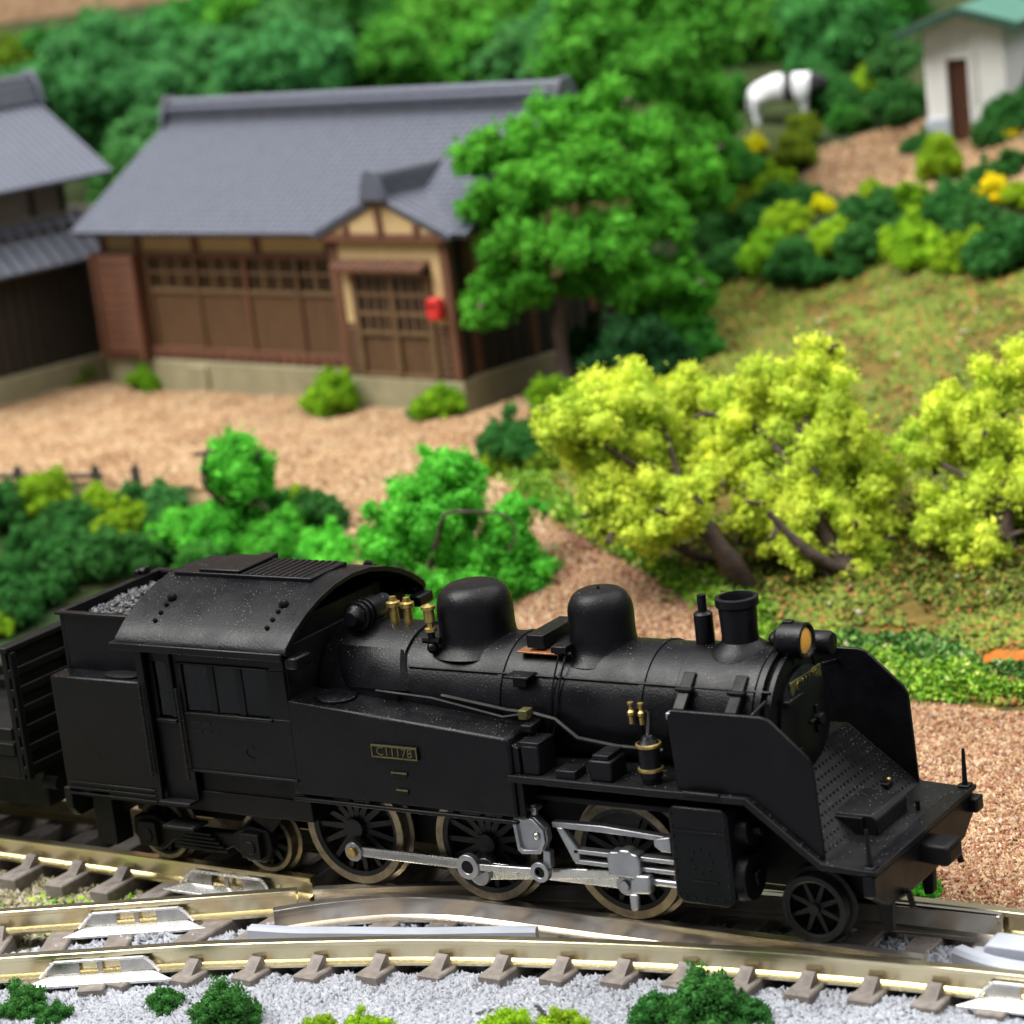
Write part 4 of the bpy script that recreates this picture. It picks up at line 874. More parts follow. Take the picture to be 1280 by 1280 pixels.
# long glazed front: four sashes
for k in range(4):
    x0 = -7.0+1.15*k; x1 = x0+1.15
    sh = Q(MB().box(x0+.02, x1-.02, .30, .34, .70, 1.58), 'sash', 'brownwood', H)
    Q(MB().box(x0, x0+.09, .26, .34, .68, 2.13), 'sash_stile', 'redwood' if k == 2 else 'brownwood', sh)
    Q(MB().box(x0+.09, x1, .27, .34, 1.56, 1.63).box(x0+.09, x1, .28, .34, 1.865, 1.905), 'sash_rail', 'barwood', sh)
    Q(MB().box(x0+.09, x1, .33, .345, 1.6, 2.13), 'pane', 'paper', sh, 0)
    for j in range(1, 6): Q(MB().box(x0+.09+.177*j-(.034 if j % 2 == 0 else .012), x0+.09+.177*j+(.034 if j % 2 == 0 else .012), .285, .34, 1.64, 2.13), 'glazing_bar', 'barwood', sh, 0)
# main roof
def tiled_slope(parent, x0, x1, pts_lo, pts_hi, pitch, rows, name='roof_tiles', rad=.032, mat='roof'):
    """Rows of stepped courses with rolls running up the slope; (y,z) of eave and ridge."""
    (ya, za), (yb, zb) = pts_lo, pts_hi; Ls = math.hypot(yb-ya, zb-za); dy, dz = (yb-ya)/Ls, (zb-za)/Ls; ny_, nz_ = -dz, dy
    if nz_ < 0: ny_, nz_ = -ny_, -nz_
    mb = MB()
    for r in range(rows):
        a, b = Ls*r/rows, Ls*(r+1)/rows+.02
        pa = (ya+dy*a, za+dz*a); pb = (ya+dy*b, za+dz*b)
        mb.poly([(x0, pa[0]+ny_*.03, pa[1]+nz_*.03), (x1, pa[0]+ny_*.03, pa[1]+nz_*.03), (x1, pb[0]+ny_*.004, pb[1]+nz_*.004), (x0, pb[0]+ny_*.004, pb[1]+nz_*.004),
                 (x0, pa[0]-ny_*.03, pa[1]-nz_*.03), (x1, pa[0]-ny_*.03, pa[1]-nz_*.03)], [(0,1,2,3),(4,5,1,0)])
    n = int((x1-x0)/pitch)
    for k in range(n+1):
        x = x0+(x1-x0)*k/n
        q = []
        for (y, z) in ((ya-dy*.02, za-dz*.02), (yb, zb)):
            for t in (-90, -40, 0, 40, 90):
                c, s_ = math.cos(math.radians(t)), math.sin(math.radians(t))
                q.append((x+rad*s_, y+ny_*(.012+rad*c), z+nz_*(.012+rad*c)))
        mb.poly(q, [(i, i+1, 6+i, 5+i) for i in range(4)] + [(4, 3, 2, 1, 0)])
    o = Q(mb, name, mat, parent, 0, 30); o['kind'] = 'stuff'; return o
RF = Q(MB().prism([(-.05, 2.50), (-.05, 2.56), (2.28, 4.02), (4.6, 2.56), (4.6, 2.50), (2.28, 3.94)], 'yz', -8.22, .42), 'roof', 'roofdark', H, 0)
tiled_slope(RF, -8.24, .44, (-.08, 2.555), (2.2, 3.985), .145, 24)
tiled_slope(RF, -8.24, .44, (4.63, 2.555), (2.36, 3.985), .29, 12)
Q(MB().box(-8.18, .40, 2.14, 2.42, 3.92, 4.26), 'ridge_wall', 'roofdark', RF, .02)
Q(MB().cyl((-8.26, 2.28, 4.30), (.46, 2.28, 4.30), .085, n=12), 'ridge_cap', 'roof', RF, 0)
rt = MB()
for k in range(74): rt.cyl((-8.14+.1155*k, 2.06, 4.205), (-8.14+.1155*k, 2.2, 4.215), .036, n=6)
Q(rt, 'ridge_tile_ends', 'roof', RF, 0)['kind'] = 'stuff'
for x in (-8.24, .42): Q(MB().prism([(2.02, 3.93), (2.54, 3.93), (2.48, 4.25), (2.38, 4.42), (2.18, 4.42), (2.08, 4.25)], 'yz', x-.05, x+.05), 'ridge_end', 'roofdark', RF, .02)
# porch
PX = -1.17
Q(MB().box(-2.36, -.06, .05, .36, .47, 2.46), 'porch_wall', 'darkwood', H)
for x in (-2.32, -.10): Q(MB().box(x-.08, x+.08, -.02, .1, .47, 2.5), 'porch_post', 'redwood', H)
Q(MB().box(-2.42, .06, -.13, .1, 2.46, 2.58), 'porch_beam', 'redwood', H)
Q(MB().box(-2.24, -.18, .0, .06, 2.12, 2.44), 'porch_plaster', 'plaster', H)
Q(MB().box(-2.22, -2.03, .0, .06, 1.25, 2.0), 'porch_side_plaster', 'plaster', H)
Q(MB().box(-.40, -.18, .0, .06, 1.25, 2.12), 'porch_side_plaster', 'plaster', H)
for xa, xb in ((-2.24, -2.0), (-.42, -.18)):
    w_ = Q(MB().box(xa, xb, -.0, .06, .47, 1.22), 'porch_dado', 'redwood', H)
    for j in range(6): Q(MB().box(xa+.02, xb-.02, -.025, .0, .51+.118*j, .60+.118*j), 'dado_tile', 'brownwood', w_, .01)
Q(MB().prism([(PX-1.15, 2.56), (PX+1.15, 2.56), (PX, 3.02)], 'xz', -.11, -.07), 'porch_gable', 'plaster', H)
for dx, hgt in ((-.72, .16), (-.0, .42), (.72, .16)):
    w_ = Q(MB().box(-.06, .06, -.15, -.10, 0, hgt), 'gable_strut', 'redwood', H); w_.location = (PX+dx, 0, 2.55); w_.rotation_euler = (0, -.12*(1 if dx > 0 else -1 if dx < 0 else .6), 0)
for s in (-1, 1):
    Q(MB().prism([(PX, 3.02), (PX, 3.10), (PX+s*1.36, 2.545), (PX+s*1.36, 2.47)], 'xz', -.15, .02), 'bargeboard', 'roofdark', H)
PR = Q(MB().prism([(PX-1.38, 2.50), (PX, 3.05), (PX+1.38, 2.50), (PX+1.38, 2.56), (PX, 3.12), (PX-1.38, 2.56)], 'xz', -.16, 1.5), 'porch_roof', 'roofdark', H, 0)
for s in (-1, 1):
    mb = MB(); ang = math.atan2(3.10-2.545, 1.37)
    for k in range(12):
        y = -.14+.14*k
        q = []
        for (x, z) in ((PX, 3.115), (PX+s*1.40, 2.548)):
            for t in (-90, -40, 0, 40, 90):
                c, s_ = math.cos(math.radians(t)), math.sin(math.radians(t)); q.append((x+s*math.sin(ang)*(.01+.034*c), y+.034*s_, z+math.cos(ang)*(.01+.034*c)))
        mb.poly(q, [(i, i+1, 6+i, 5+i) for i in range(4)] + [(5, 6, 7, 8, 9)])
    Q(mb, 'porch_roof_tiles', 'roof', PR, 0, 30)['kind'] = 'stuff'
Q(MB().box(PX-.11, PX+.11, -.14, 1.7, 3.08, 3.36).cyl((PX, -.16, 3.38), (PX, 1.7, 3.38), .075, n=10), 'porch_ridge', 'roofdark', PR, 0)
Q(MB().prism([(PX-.26, 3.05), (PX+.26, 3.05), (PX+.2, 3.28), (PX+.12, 3.48), (PX, 3.52), (PX-.12, 3.48), (PX-.2, 3.28)], 'xz', -.24, -.15), 'porch_ridge_end', 'roof', PR, .02)
aw = Q(MB().poly([(-2.26,-.20,2.03),(-.40,-.20,2.03),(-.40,.05,2.15),(-2.26,.05,2.15),(-2.26,-.20,2.08),(-.40,-.20,2.08),(-.40,.05,2.20),(-2.26,.05,2.20)], [(0,3,2,1),(4,5,6,7),(0,1,5,4),(1,2,6,5),(2,3,7,6),(3,0,4,7)]), 'porch_awning', 'redwood', H, .01)
for k in range(14): Q(MB().cyl((-2.22+.137*k, -.21, 2.08), (-2.22+.137*k, .05, 2.20), .032, n=6), 'awning_roll', 'redwood', aw, 0)
dr = Q(MB().box(-1.98, -.45, .02, .06, .48, 2.0), 'front_door', 'brownwood', H)
Q(MB().box(-1.9, -.53, .005, .03, 1.13, 1.96), 'door_pane', 'paper', dr, 0)
for x in (-1.98, -1.22, -.49): Q(MB().box(x-.05, x+.05, -.03, .04, .48, 2.0), 'door_stile', 'barwood', dr, .006)
for z in (.5, 1.12, 1.40, 1.68, 1.97): Q(MB().box(-1.98, -.45, -.02, .04, z-.03, z+.03), 'door_rail', 'barwood', dr, .006)
for j in range(7):
    x = -1.93+.0955*(j+1)*2*.96
    Q(MB().box(x-.02, x+.02, -.015, .03, 1.13, 1.96), 'door_bar', 'barwood', dr, 0)
lt = thing('letter_box', 'small red box fixed beside the farmhouse porch door', 'box', tuple(hw(.30, -.09) + np.array((0, 0, 1.36))), HROT)
Q(MB().prism([(-.10, 0), (.10, 0), (.12, .05), (.12, .24), (.08, .31), (-.08, .31), (-.12, .24), (-.12, .05)], 'xz', -.07, .08), 'body', 'redbox', lt, .02)
Q(MB().box(-.07, .07, -.085, -.07, .2, .225), 'slot', 'frame', lt, 0)
# right flank: boarding and posts
for k in range(16): Q(MB().box(-.10, -.05, .40+.24*k, .61+.24*k, .52, 1.5), 'flank_board', 'darkwood', H, .01)
for y in (.4, 1.6, 2.9, 4.1): Q(MB().box(-.10, -.03, y-.07, y+.07, .5, 2.6), 'flank_post', 'redwood', H)
Q(MB().box(-.10, -.06, .45, 4.1, 1.55, 2.55), 'flank_plaster', 'plaster', H)

# ------------------------------------------------------------------ side building on the left
LH = thing('side_building', 'dark two-storey outbuilding with grey tiled roofs at the left edge', 'house', tuple(hw(9.07, 0)), HROT)
Q(MB().box(-4, .10, -7, 2.7, -.4, .42), 'foundation', 'stone', LH, .03)
Q(MB().box(-4, -.03, -7, 2.6, .42, 2.6), 'lower_wall', 'darkwood', LH)
for k in range(22): Q(MB().box(-.03, .02, -2.62+.23*k, -2.41+.23*k, .42, 2.3), 'wall_board', 'darkwood', LH, .012)
Q(MB().box(-4, -.30, -7, .75, 2.4, 3.5), 'upper_wall', 'greyplaster', LH)
for y in (-3.4, -2.2, -.9, .05, .68): Q(MB().box(-.31, -.25, y-.05, y+.05, 2.7, 3.45), 'upper_post', 'darkwood', LH)
Q(MB().box(-.31, -.26, -2.1, -1.0, 2.85, 3.3), 'upper_window', 'paper', LH, 0)
Q(MB().box(-.32, -.24, -7, .72, 2.72, 2.80), 'upper_sill', 'greyplaster', LH)
def side_roof(parent, y0, y1, lo, hi, pitch, rad, name, single):
    (xa, za), (xb, zb) = lo, hi; L_ = math.hypot(xb-xa, zb-za); dx, dz = (xb-xa)/L_, (zb-za)/L_; nx_, nz_ = -dz, dx
    if nz_ < 0: nx_, nz_ = -nx_, -nz_
    base = Q(MB().poly([(xa,y0,za),(xa,y1,za),(xb,y1,zb),(xb,y0,zb),(xa-nx_*.08,y0,za-nz_*.08),(xa-nx_*.08,y1,za-nz_*.08),(xb-nx_*.08,y1,zb-nz_*.08),(xb-nx_*.08,y0,zb-nz_*.08)],
                  [(0,1,2,3),(7,6,5,4),(0,4,5,1),(1,5,6,2),(2,6,7,3),(3,7,4,0)]), name, 'roof', parent, .01)
    mb = MB(); n = int((y1-y0)/pitch)
    for k in range(n+1):
        y = y1-.03-(y1-y0)*k/n; q = []
        for (x, z) in ((xa-dx*.03, za-dz*.03), (xb, zb)):
            for t in (-90, -45, 0, 45, 90):
                c, s_ = math.cos(math.radians(t)), math.sin(math.radians(t)); q.append((x+nx_*(rad*c), y+rad*s_, z+nz_*(rad*c)))
        m1 = MB().poly(q, [(i, i+1, 6+i, 5+i) for i in range(4)] + [(4, 3, 2, 1, 0)])
        if single and k < 16: Q(m1, 'tile_roll', 'roof', base, 0, 40)
        else: mb.poly(m1.v, m1.f)
    if mb.v: Q(mb, 'tile_rolls', 'roof', base, 0, 40)['kind'] = 'stuff'
    return base
side_roof(LH, -7, .95, (.42, 2.06), (-.34, 2.78), .26, .055, 'lower_roof', True)
UR = side_roof(LH, -7, 1.30, (.30, 3.36), (-1.55, 4.62), .15, .04, 'upper_roof', False)
side_roof(LH, -7, 1.30, (-3.40, 3.36), (-1.55, 4.62), .3, .04, 'rear_roof', False)
Q(MB().prism([(-1.80, 4.52), (-1.30, 4.52), (-1.40, 4.88), (-1.70, 4.88)], 'xz', -7, 1.28).cyl((-1.55, -7, 4.92), (-1.55, 1.32, 4.92), .09, n=10), 'ridge', 'roofdark', UR, .02)
Q(MB().prism([(-1.88, 4.5), (-1.22, 4.5), (-1.30, 4.85), (-1.45, 5.06), (-1.65, 5.06), (-1.80, 4.85)], 'xz', 1.28, 1.36), 'ridge_end', 'roof', UR, .02)

# ------------------------------------------------------------------ white hut on the hill
hp, hd = ground_hit(1172, 186)
hp = at(1163, 186, hd)
WH = thing('white_hut', 'small white hut with brown door and green roof at the upper right', 'hut', tuple(hp), math.radians(10))
Q(MB().box(.0, .36, 0, .08, -.3, 1.86).box(.70, 1.30, 0, .08, -.3, 1.86).box(.36, .70, 0, .08, 1.40, 1.86).box(.0, .08, .08, 2.5, -.3, 1.86).box(1.22, 1.30, .08, 2.5, -.3, 1.86).box(.08, 1.22, 2.42, 2.5, -.3, 1.86), 'wall', 'whitewall', WH, .015)
Q(MB().prism([(0, 1.86), (1.30, 1.86), (.65, 2.12)], 'xz', .0, .08), 'gable_wall', 'whitewall', WH)
Q(MB().box(-.03, .35, -.06, .0, -.3, .48), 'base_block', 'greybase', WH, .02)
Q(MB().box(.36, .70, .07, .10, -.3, 1.40), 'door', 'doorbrown', WH)
Q(MB().box(.70, .76, -.02, .0, -.3, 1.44).box(.30, .36, -.02, .0, .48, 1.44).box(.30, .76, -.02, .0, 1.40, 1.46), 'door_frame', 'whitewall', WH)
Q(MB().cyl((.64, .03, .65), (.64, .07, .65), .025, n=8), 'door_knob', 'brass', WH, 0)
Q(MB().box(.80, .84, -.03, .0, .7, 1.55), 'drain_pipe', 'whitewall', WH)
GRf = Q(MB().prism([(-.32, 1.86), (.65, 2.16), (1.60, 1.86), (1.60, 1.92), (.65, 2.23), (-.32, 1.92)], 'xz', -.32, 2.8), 'roof', 'greenroof', WH, .01)
for s in (-1, 1): Q(MB().prism([(.65, 2.25), (.65, 2.11), (.65+s*1.0, 1.78), (.65+s*1.0, 1.92)], 'xz', -.36, -.31), 'bargeboard', 'greentrim', GRf)
Q(MB().box(1.58, 1.63, -.32, 2.8, 1.81, 1.92).box(-.33, -.28, -.32, 2.8, 1.81, 1.92), 'eave_board', 'greentrim', GRf)
# ------------------------------------------------------------------ fence
for i, px in enumerate((30, 75, 123)): pass
f0, _ = ground_hit(12, 612); f1, _ = ground_hit(128, 616)
fd = (f1-f0)/np.linalg.norm(f1-f0)
FN = thing('yard_fence', 'low dark post-and-rail fence at the front edge of the yard', 'fence', tuple(f0), math.atan2(fd[1], fd[0]))
flen = float(np.linalg.norm((f1-f0)[:2]))
for k in range(-5, 4):
    x = flen*(.12+.42*k)
    Q(MB().prism([(x-.05, -.2), (x+.05, -.2), (x+.045, .27), (x, .34), (x-.045, .27)], 'xz', -.045, .045), 'post', 'fence', FN, .006)
Q(MB().box(-flen*2.2, flen*1.03, -.03, .03, .16, .22), 'fence_rail', 'fence', FN, .006)
# ------------------------------------------------------------------ chipboard behind the hill
b0 = at(0, 31, 60.0); v_ = ray(225, 0); b1 = CAMP + (b0[2]-CAMP[2])/v_[2]*v_
bd = (b1-b0)[:2]; bd = bd/np.linalg.norm(bd)
bb = MB().box(-40, 60, 0, .9, 0, 12).build('backboard', M['board'], None, .03)
bb.location = tuple(b0); bb.rotation_euler = (0, 0, math.atan2(bd[1], bd[0]))
tag(bb, 'brown speckled chipboard panel standing behind the wooded hill, upper left corner', 'board')

# ------------------------------------------------------------------ cow (one continuous skinned body)
def cow_mat():
    m, nt, b = new_mat('cow_hide'); v = coords(nt)
    sx = N(nt, 'ShaderNodeSeparateXYZ'); nt.links.new(v, sx.inputs[0])
    nn = noise(nt, v, 3.0, 2)
    ad = N(nt, 'ShaderNodeMath', operation='MULTIPLY_ADD'); nt.links.new(nn, ad.inputs[0]); ad.inputs[1].default_value = .25; nt.links.new(sx.outputs[0], ad.inputs[2])
    c = ramp(nt, ad.outputs[0], [(0.0, (.72, .72, .74)), (.14, (.72, .72, .74)), (.155, (.012, .012, .015)), (.38, (.012, .012, .015)), (.395, (.72, .72, .74)), (.72, (.72, .72, .74)), (.74, (.02, .02, .025))])
    nt.links.new(c, b.inputs['Base Color']); b.inputs['Roughness'].default_value = .6
    return m
cv = [(-.58,0,.80),(-.28,0,.78),(.1,0,.77),(.46,0,.82),(.68,0,.86),(.84,0,.88),(1.02,0,.74),
      (-.58,.15,.58),(-.64,.16,.32),(-.58,.16,.04),(-.58,-.15,.58),(-.64,-.16,.32),(-.58,-.16,.04),
      (.44,.14,.54),(.46,.14,.30),(.46,.14,.04),(.44,-.14,.54),(.46,-.14,.30),(.46,-.14,.04),(-.72,0,.82),(-.80,0,.58),(-.80,0,.38),
      (.82,.17,.95),(.82,-.17,.95)]
ce = [(0,1),(1,2),(2,3),(3,4),(4,5),(5,6),(0,7),(7,8),(8,9),(0,10),(10,11),(11,12),(3,13),(13,14),(14,15),(3,16),(16,17),(17,18),(0,19),(19,20),(20,21),(5,22),(5,23)]
cr_ = [.30,.33,.33,.31,.21,.15,.09,.15,.07,.06,.15,.07,.06,.12,.065,.06,.12,.065,.06,.04,.02,.025,.03,.03]
cme = bpy.data.meshes.new('cow'); cme.from_pydata(cv, ce, []); cme.materials.append(cow_mat())
cow = link(bpy.data.objects.new('cow', cme))
sk = cow.modifiers.new('skin', 'SKIN')
for i, r in enumerate(cr_):
    d_ = cme.skin_vertices[0].data[i] if cme.skin_vertices else None
    if d_ is not None: d_.radius = (r, r); d_.use_root = (i == 0)
sk.use_smooth_shade = True
ss = cow.modifiers.new('subdivision', 'SUBSURF'); ss.levels = 1; ss.render_levels = 2
cp_, cdp = ground_hit(982, 155); cp_ = np.array(cp_); cp_[2] -= .03
cow.location = tuple(cp_); cow.rotation_euler = (0, 0, math.radians(20)); cow.scale = (.74*cdp/43.4, .74*cdp/43.4, .80*cdp/43.4)
tag(cow, 'white cow with a black band round its middle standing on the hill', 'cow')

# ------------------------------------------------------------------ foliage
def foam_points(lobes, gs, rng, dens=1.0, nsub=9, subr=.46):
    """Cauliflower clumps: every lobe carries smaller lobes, every small lobe a skin of granules."""
    subs = []
    for (c, r) in lobes:
        c = np.array(c)
        for k in range(nsub):
            d = rng.normal(size=3); d /= np.linalg.norm(d)
            if d[2] < -.55: d[2] *= .3
            rs = r*subr*rng.uniform(.6, 1.25)
            subs.append((c+d*r*rng.uniform(.55, 1.02), rs))
        subs.append((c, r*.62))
    P_ = []
    for (c, r) in subs:
        n = int(dens*9.5*(r/gs)**2)+8
        d = rng.normal(size=(n, 3)); d /= np.linalg.norm(d, axis=1)[:, None]
        P_.append(c + d*r*(1-.22*rng.random((n, 1)) + .16*np.abs(rng.normal(size=(n, 1)))**1.5))
    P_ = np.concatenate(P_)
    keep = np.ones(len(P_), bool)
    for (c, r) in lobes: keep &= np.linalg.norm(P_-np.array(c), axis=1) > r*.52
    for (c, r) in subs[::1]: keep &= np.linalg.norm(P_-c, axis=1) > r*.62
    return P_[keep], subs
def foam_mesh(name, lobes, gs, rng, dens=1.0, nsub=9, subr=.46):
    P_, subs = foam_points(lobes, gs, rng, dens, nsub, subr)
    V, T = granules(P_, gs, rng, 1.0, 'fleck', .5)
    # inner cores so that a clump is solid, roughened
    Vs, Ts, n = [V], [T], len(V)
    ico = bmesh.new(); bmesh.ops.create_icosphere(ico, subdivisions=2, radius=1); iv = np.array([v.co[:] for v in ico.verts]); it = np.array([[v.index for v in f.verts] for f in ico.faces]); ico.free()
    for (c, r) in subs:
        Vs.append(np.array(c)+iv*r*.76*rng.uniform(.85, 1.1, (len(iv), 1))); Ts.append(it+n); n += len(iv)
    return array_mesh(name, np.concatenate(Vs), np.concatenate(Ts), M['foam'])
C_BRIGHT = (.135, .58, .06); C_TREE = (.115, .42, .040); C_BLUE = (.080, .29, .080); C_DARK = (.050, .19, .042); C_MID = (.060, .26, .04)
C_LIME = (.31, .50, .025); C_YELLOWTREE = (.62, .75, .085); C_FLOWER = (.80, .74, .015); C_GRASSY = (.20, .42, .02); C_OLIVE = (.17, .26, .02); C_FOREST = (.10, .36, .040); C_SHADE = (.016, .075, .022)  # C_SHADE: green darkened so the shade is already in the colour
rb = np.random.default_rng(5)
# six bush meshes of unit radius, base at z=0
BUSH = []
for k in range(6):
    lb_ = []
    for j in range(4+k % 3):
        a = 2*PI*j/(4+k % 3)+rb.uniform(-.3, .3); rr = rb.uniform(.42, .58)
        lb_.append(((.46*math.cos(a), .46*math.sin(a), .42+rb.uniform(-.08, .25)), rr))
    lb_.append(((rb.uniform(-.1, .1), rb.uniform(-.1, .1), .78), .52))
    BUSH.append(foam_mesh('foliage', lb_, .052, rb, .65, 13, .36))
_bi = [0]
def bush(px, py, rpx, col, label, group, cat='bush', name='bush', sz=1.0, d=None):
    """px,py: middle of the visible clump; it stands on the ground below."""
    if d is None: p, dd = ground_hit(px, py+rpx*.72)
    else: dd = d; p = at(px, py+rpx*.72, d)
    me = BUSH[_bi[0] % 6]; _bi[0] += 1
    o = link(bpy.data.objects.new(name, me)); s = rpx*dd/FPX*1.62
    o.location = (p[0], p[1], p[2]-s*.12); o.scale = (s, s, s*sz*1.05); o.rotation_euler = (rb.uniform(-.1, .1), rb.uniform(-.1, .1), rb.uniform(0, 6.28))
    j = rb.uniform(.88, 1.14); o.color = (col[0]*j*rb.uniform(.92, 1.1), col[1]*j, col[2]*j, 1)
    return tag(o, label, cat, group)
GR = 'foam bushes on the hill below the hut'
bush(1040,302,25,C_LIME,'yellow-green round bush standing alone between two dark bushes above the turf slope',GR)
bush(1150,305,31,C_LIME,'largest lime bush at the front of the hill hedge',GR)
bush(1206,318,22,C_LIME,'small lime bush right of the largest lime bush in the hill hedge',GR)
bush(960,321,27,C_GRASSY,'grass-green bush at the front left end of the hill hedge',GR)
bush(985,276,21,C_LIME,'lime bush behind the grass-green bush at the left of the hill hedge',GR)
bush(1175,212,20,C_LIME,'upright lime bush directly below the hut door',GR,sz=1.45)
bush(1142,250,21,C_GRASSY,'grass-green bush below and left of the upright lime bush',GR)
bush(967,232,21,C_LIME,'pale lime bush left of the pink gravel patch',GR)
bush(932,254,17,C_OLIVE,'olive bush beside the tall green trees, left end of the hedge',GR)
bush(1092,240,13,C_LIME,'tiny lime bush on the front edge of the pink gravel',GR)
bush(1278,245,17,C_LIME,'lime bush cut by the right picture edge below the yellow flowers',GR)
bush(1242,241,17,C_FLOWER,'bright yellow flowering bush low on the right of the hedge',GR,'flowers','flower_bush')
bush(1252,163,15,C_FLOWER,'bright yellow flowering bush beside the hut wall',GR,'flowers','flower_bush',.7)
bush(940,182,12,C_FLOWER,'dull yellow flowering bush below the cow',GR,'flowers','flower_bush')
bush(1031,258,11,C_FLOWER,'tiny yellow flowering bush at the left foot of the pink gravel',GR,'flowers','flower_bush')
for px,py,r,lab in [(942,283,24,'dark green bush at the left of the hedge, next to the olive bush'),(1090,302,28,'dark green bush just right of the round yellow-green bush'),
    (998,331,27,'dark green bush at the foot of the hedge between grass-green and yellow-green bushes'),(1190,256,28,'dark green bush between the upright lime bush and the yellow flowers'),
    (1231,222,20,'dark green bush right above the low yellow flowers'),(1262,312,34,'largest dark green bush of the hedge, at the right edge'),
    (1222,280,25,'dark green bush below the low yellow flowers'),(1027,342,17,'small dark bush at the foot of the round yellow-green bush'),(1064,336,15,'small dark bush at the hedge foot, left of the largest lime bush'),
    (908,328,24,'dark green bush at the far left foot of the hedge'),(893,292,26,'dark green bush under the tall tree at the hedge end'),(975,252,20,'dark bush in front of the pale lime bush beside the gravel'),
    (1072,266,18,'dark bush behind the large dark bush right of the yellow-green one'),(1012,247,16,'dark bush at the lower left corner of the pink gravel'),(1112,256,18,'dark bush at the front edge of the pink gravel, right of the tiny lime bush'),
    (1268,203,17,'dark bush at the right edge between the two yellow flowers'),(1151,180,15,'small dark bush at the left foot of the hut'),(1262,143,22,'dark bush against the right wall of the hut'),(1236,172,18,'dark bush beside the hut door'),
    (1128,285,17,'dark bush behind the largest lime bush')]:
    bush(px,py,r,C_DARK,lab,GR)
GC = 'foam bushes around the cow'
for px,py,r,c,lab in [(1006,163,17,C_OLIVE,'olive bush in front of the cow'),(918,118,22,C_MID,'green bush between the tall tree and the cow'),(1062,150,20,C_MID,'green bush at the back edge of the pink gravel'),(1045,120,26,C_DARK,'dark bush right of the cow'),(1083,108,20,C_LIME,'lime tipped bush between the cow and the hut'),(1122,130,27,C_DARK,'dark bush left of the hut at the back of the gravel'),
    (994,195,21,C_OLIVE,'olive bush at the left end of the pink gravel'),(905,190,24,C_MID,'green bush below the cow, right of the tall tree'),(1000,182,13,C_MID,'green bush between the cow and the olive bush on the gravel edge'),(930,215,22,C_MID,'green bush under the dull yellow flowers'),(900,225,26,C_DARK,'dark bush at the right foot of the tall tree'),(870,270,28,C_DARK,'dark bush behind the trunk of the tall tree')]:
    bush(px,py,r,c,lab,GC)
GL = 'foam bushes on the bank behind the wagon'
for px,py,r,c,lab in [(61,622,27,C_LIME,'lime bush in front of the yard fence, leftmost'),(122,627,20,C_LIME,'lime bush at the end of the yard fence'),(157,654,24,C_LIME,'lime bush below the end of the fence'),
    (79,650,20,C_DARK,'dark bush right below the leftmost lime bush'),(12,640,30,C_DARK,'dark bush at the left edge under the fence'),(103,655,22,C_DARK,'dark bush between the three lime bushes'),(167,620,14,C_DARK,'little dark bush right of the fence end'),
    (205,624,21,C_BLUE,'blue-green bush left of the twiggy green tree'),(45,674,26,C_DARK,'dark bush in the middle of the bank near the left edge'),(92,692,27,C_DARK,'dark bush half way down the bank above the bunker'),(137,698,30,C_DARK,'large dark bush directly above the coal bunker'),
    (182,690,24,C_DARK,'dark bush beside the leftmost bright green bush'),(25,720,24,C_DARK,'dark bush low on the bank at the left edge'),(22,758,27,C_DARK,'lowest dark bush on the bank above the wagon'),(66,732,22,C_DARK,'dark bush above the wagon corner'),(192,657,18,C_DARK,'dark bush between lime bush and bright green bushes'),(4,783,15,C_LIME,'lime tuft above the wagon at the left edge')]:
    bush(px,py,r,c,lab,GL)
GB = 'bright green bushes behind the cab'
for px,py,r,c,lab in [(228,668,30,C_BRIGHT,'leftmost bright green bush behind the cab roof'),(288,668,38,C_BRIGHT,'bright green bush under the twiggy tree, behind the cab roof'),(350,675,34,C_BRIGHT,'bright green bush in the middle behind the cab roof'),(412,688,28,C_BRIGHT,'rightmost bright green bush behind the cab roof'),
    (402,640,22,C_DARK,'dark bush behind the bright green bushes, at the red soil'),(352,640,22,C_MID,'mid-green bush just right of the twiggy tree'),(372,622,14,C_LIME,'small lime bush behind the mid-green bush'),(255,715,30,C_MID,'green bush low behind the cab, hidden by the roof'),(380,728,28,C_MID,'green bush low behind the roof hatch')]:
    bush(px,py,r,c,lab,GB)
GY_ = 'small bushes in the yard'
for px,py,r,c,lab in [(91,468,19,C_GRASSY,'green bush at the corner of the outbuilding foundation'),(187,474,17,C_GRASSY,'small green bush against the farmhouse foundation, leftmost on it'),(419,498,28,C_GRASSY,'largest green bush against the farmhouse foundation'),(551,507,23,C_GRASSY,'green bush at the porch corner of the foundation'),(524,516,11,C_MID,'tiny dark bush left of the porch corner bush'),
    (628,572,24,C_LIME,'lime bush where the path starts'),(657,556,36,C_DARK,'dark bush behind the lime bush at the path'),(695,502,25,C_GRASSY,'grass-green bush at the foot of the big tree'),(642,636,13,C_BRIGHT,'bright green tuft on the path edge'),(680,580,17,C_OLIVE,'olive bush under the yellow tree'),(800,455,45,C_SHADE,'large bush right of the big tree, its shade put into the dark green'),(860,430,34,C_MID,'green bush at the top left of the turf slope'),(760,440,36,C_SHADE,'bush close behind the big tree trunk, its shade put into the dark green')]:
    bush(px,py,r,c,lab,GY_)
GF_ = 'bushes along the bottom edge'
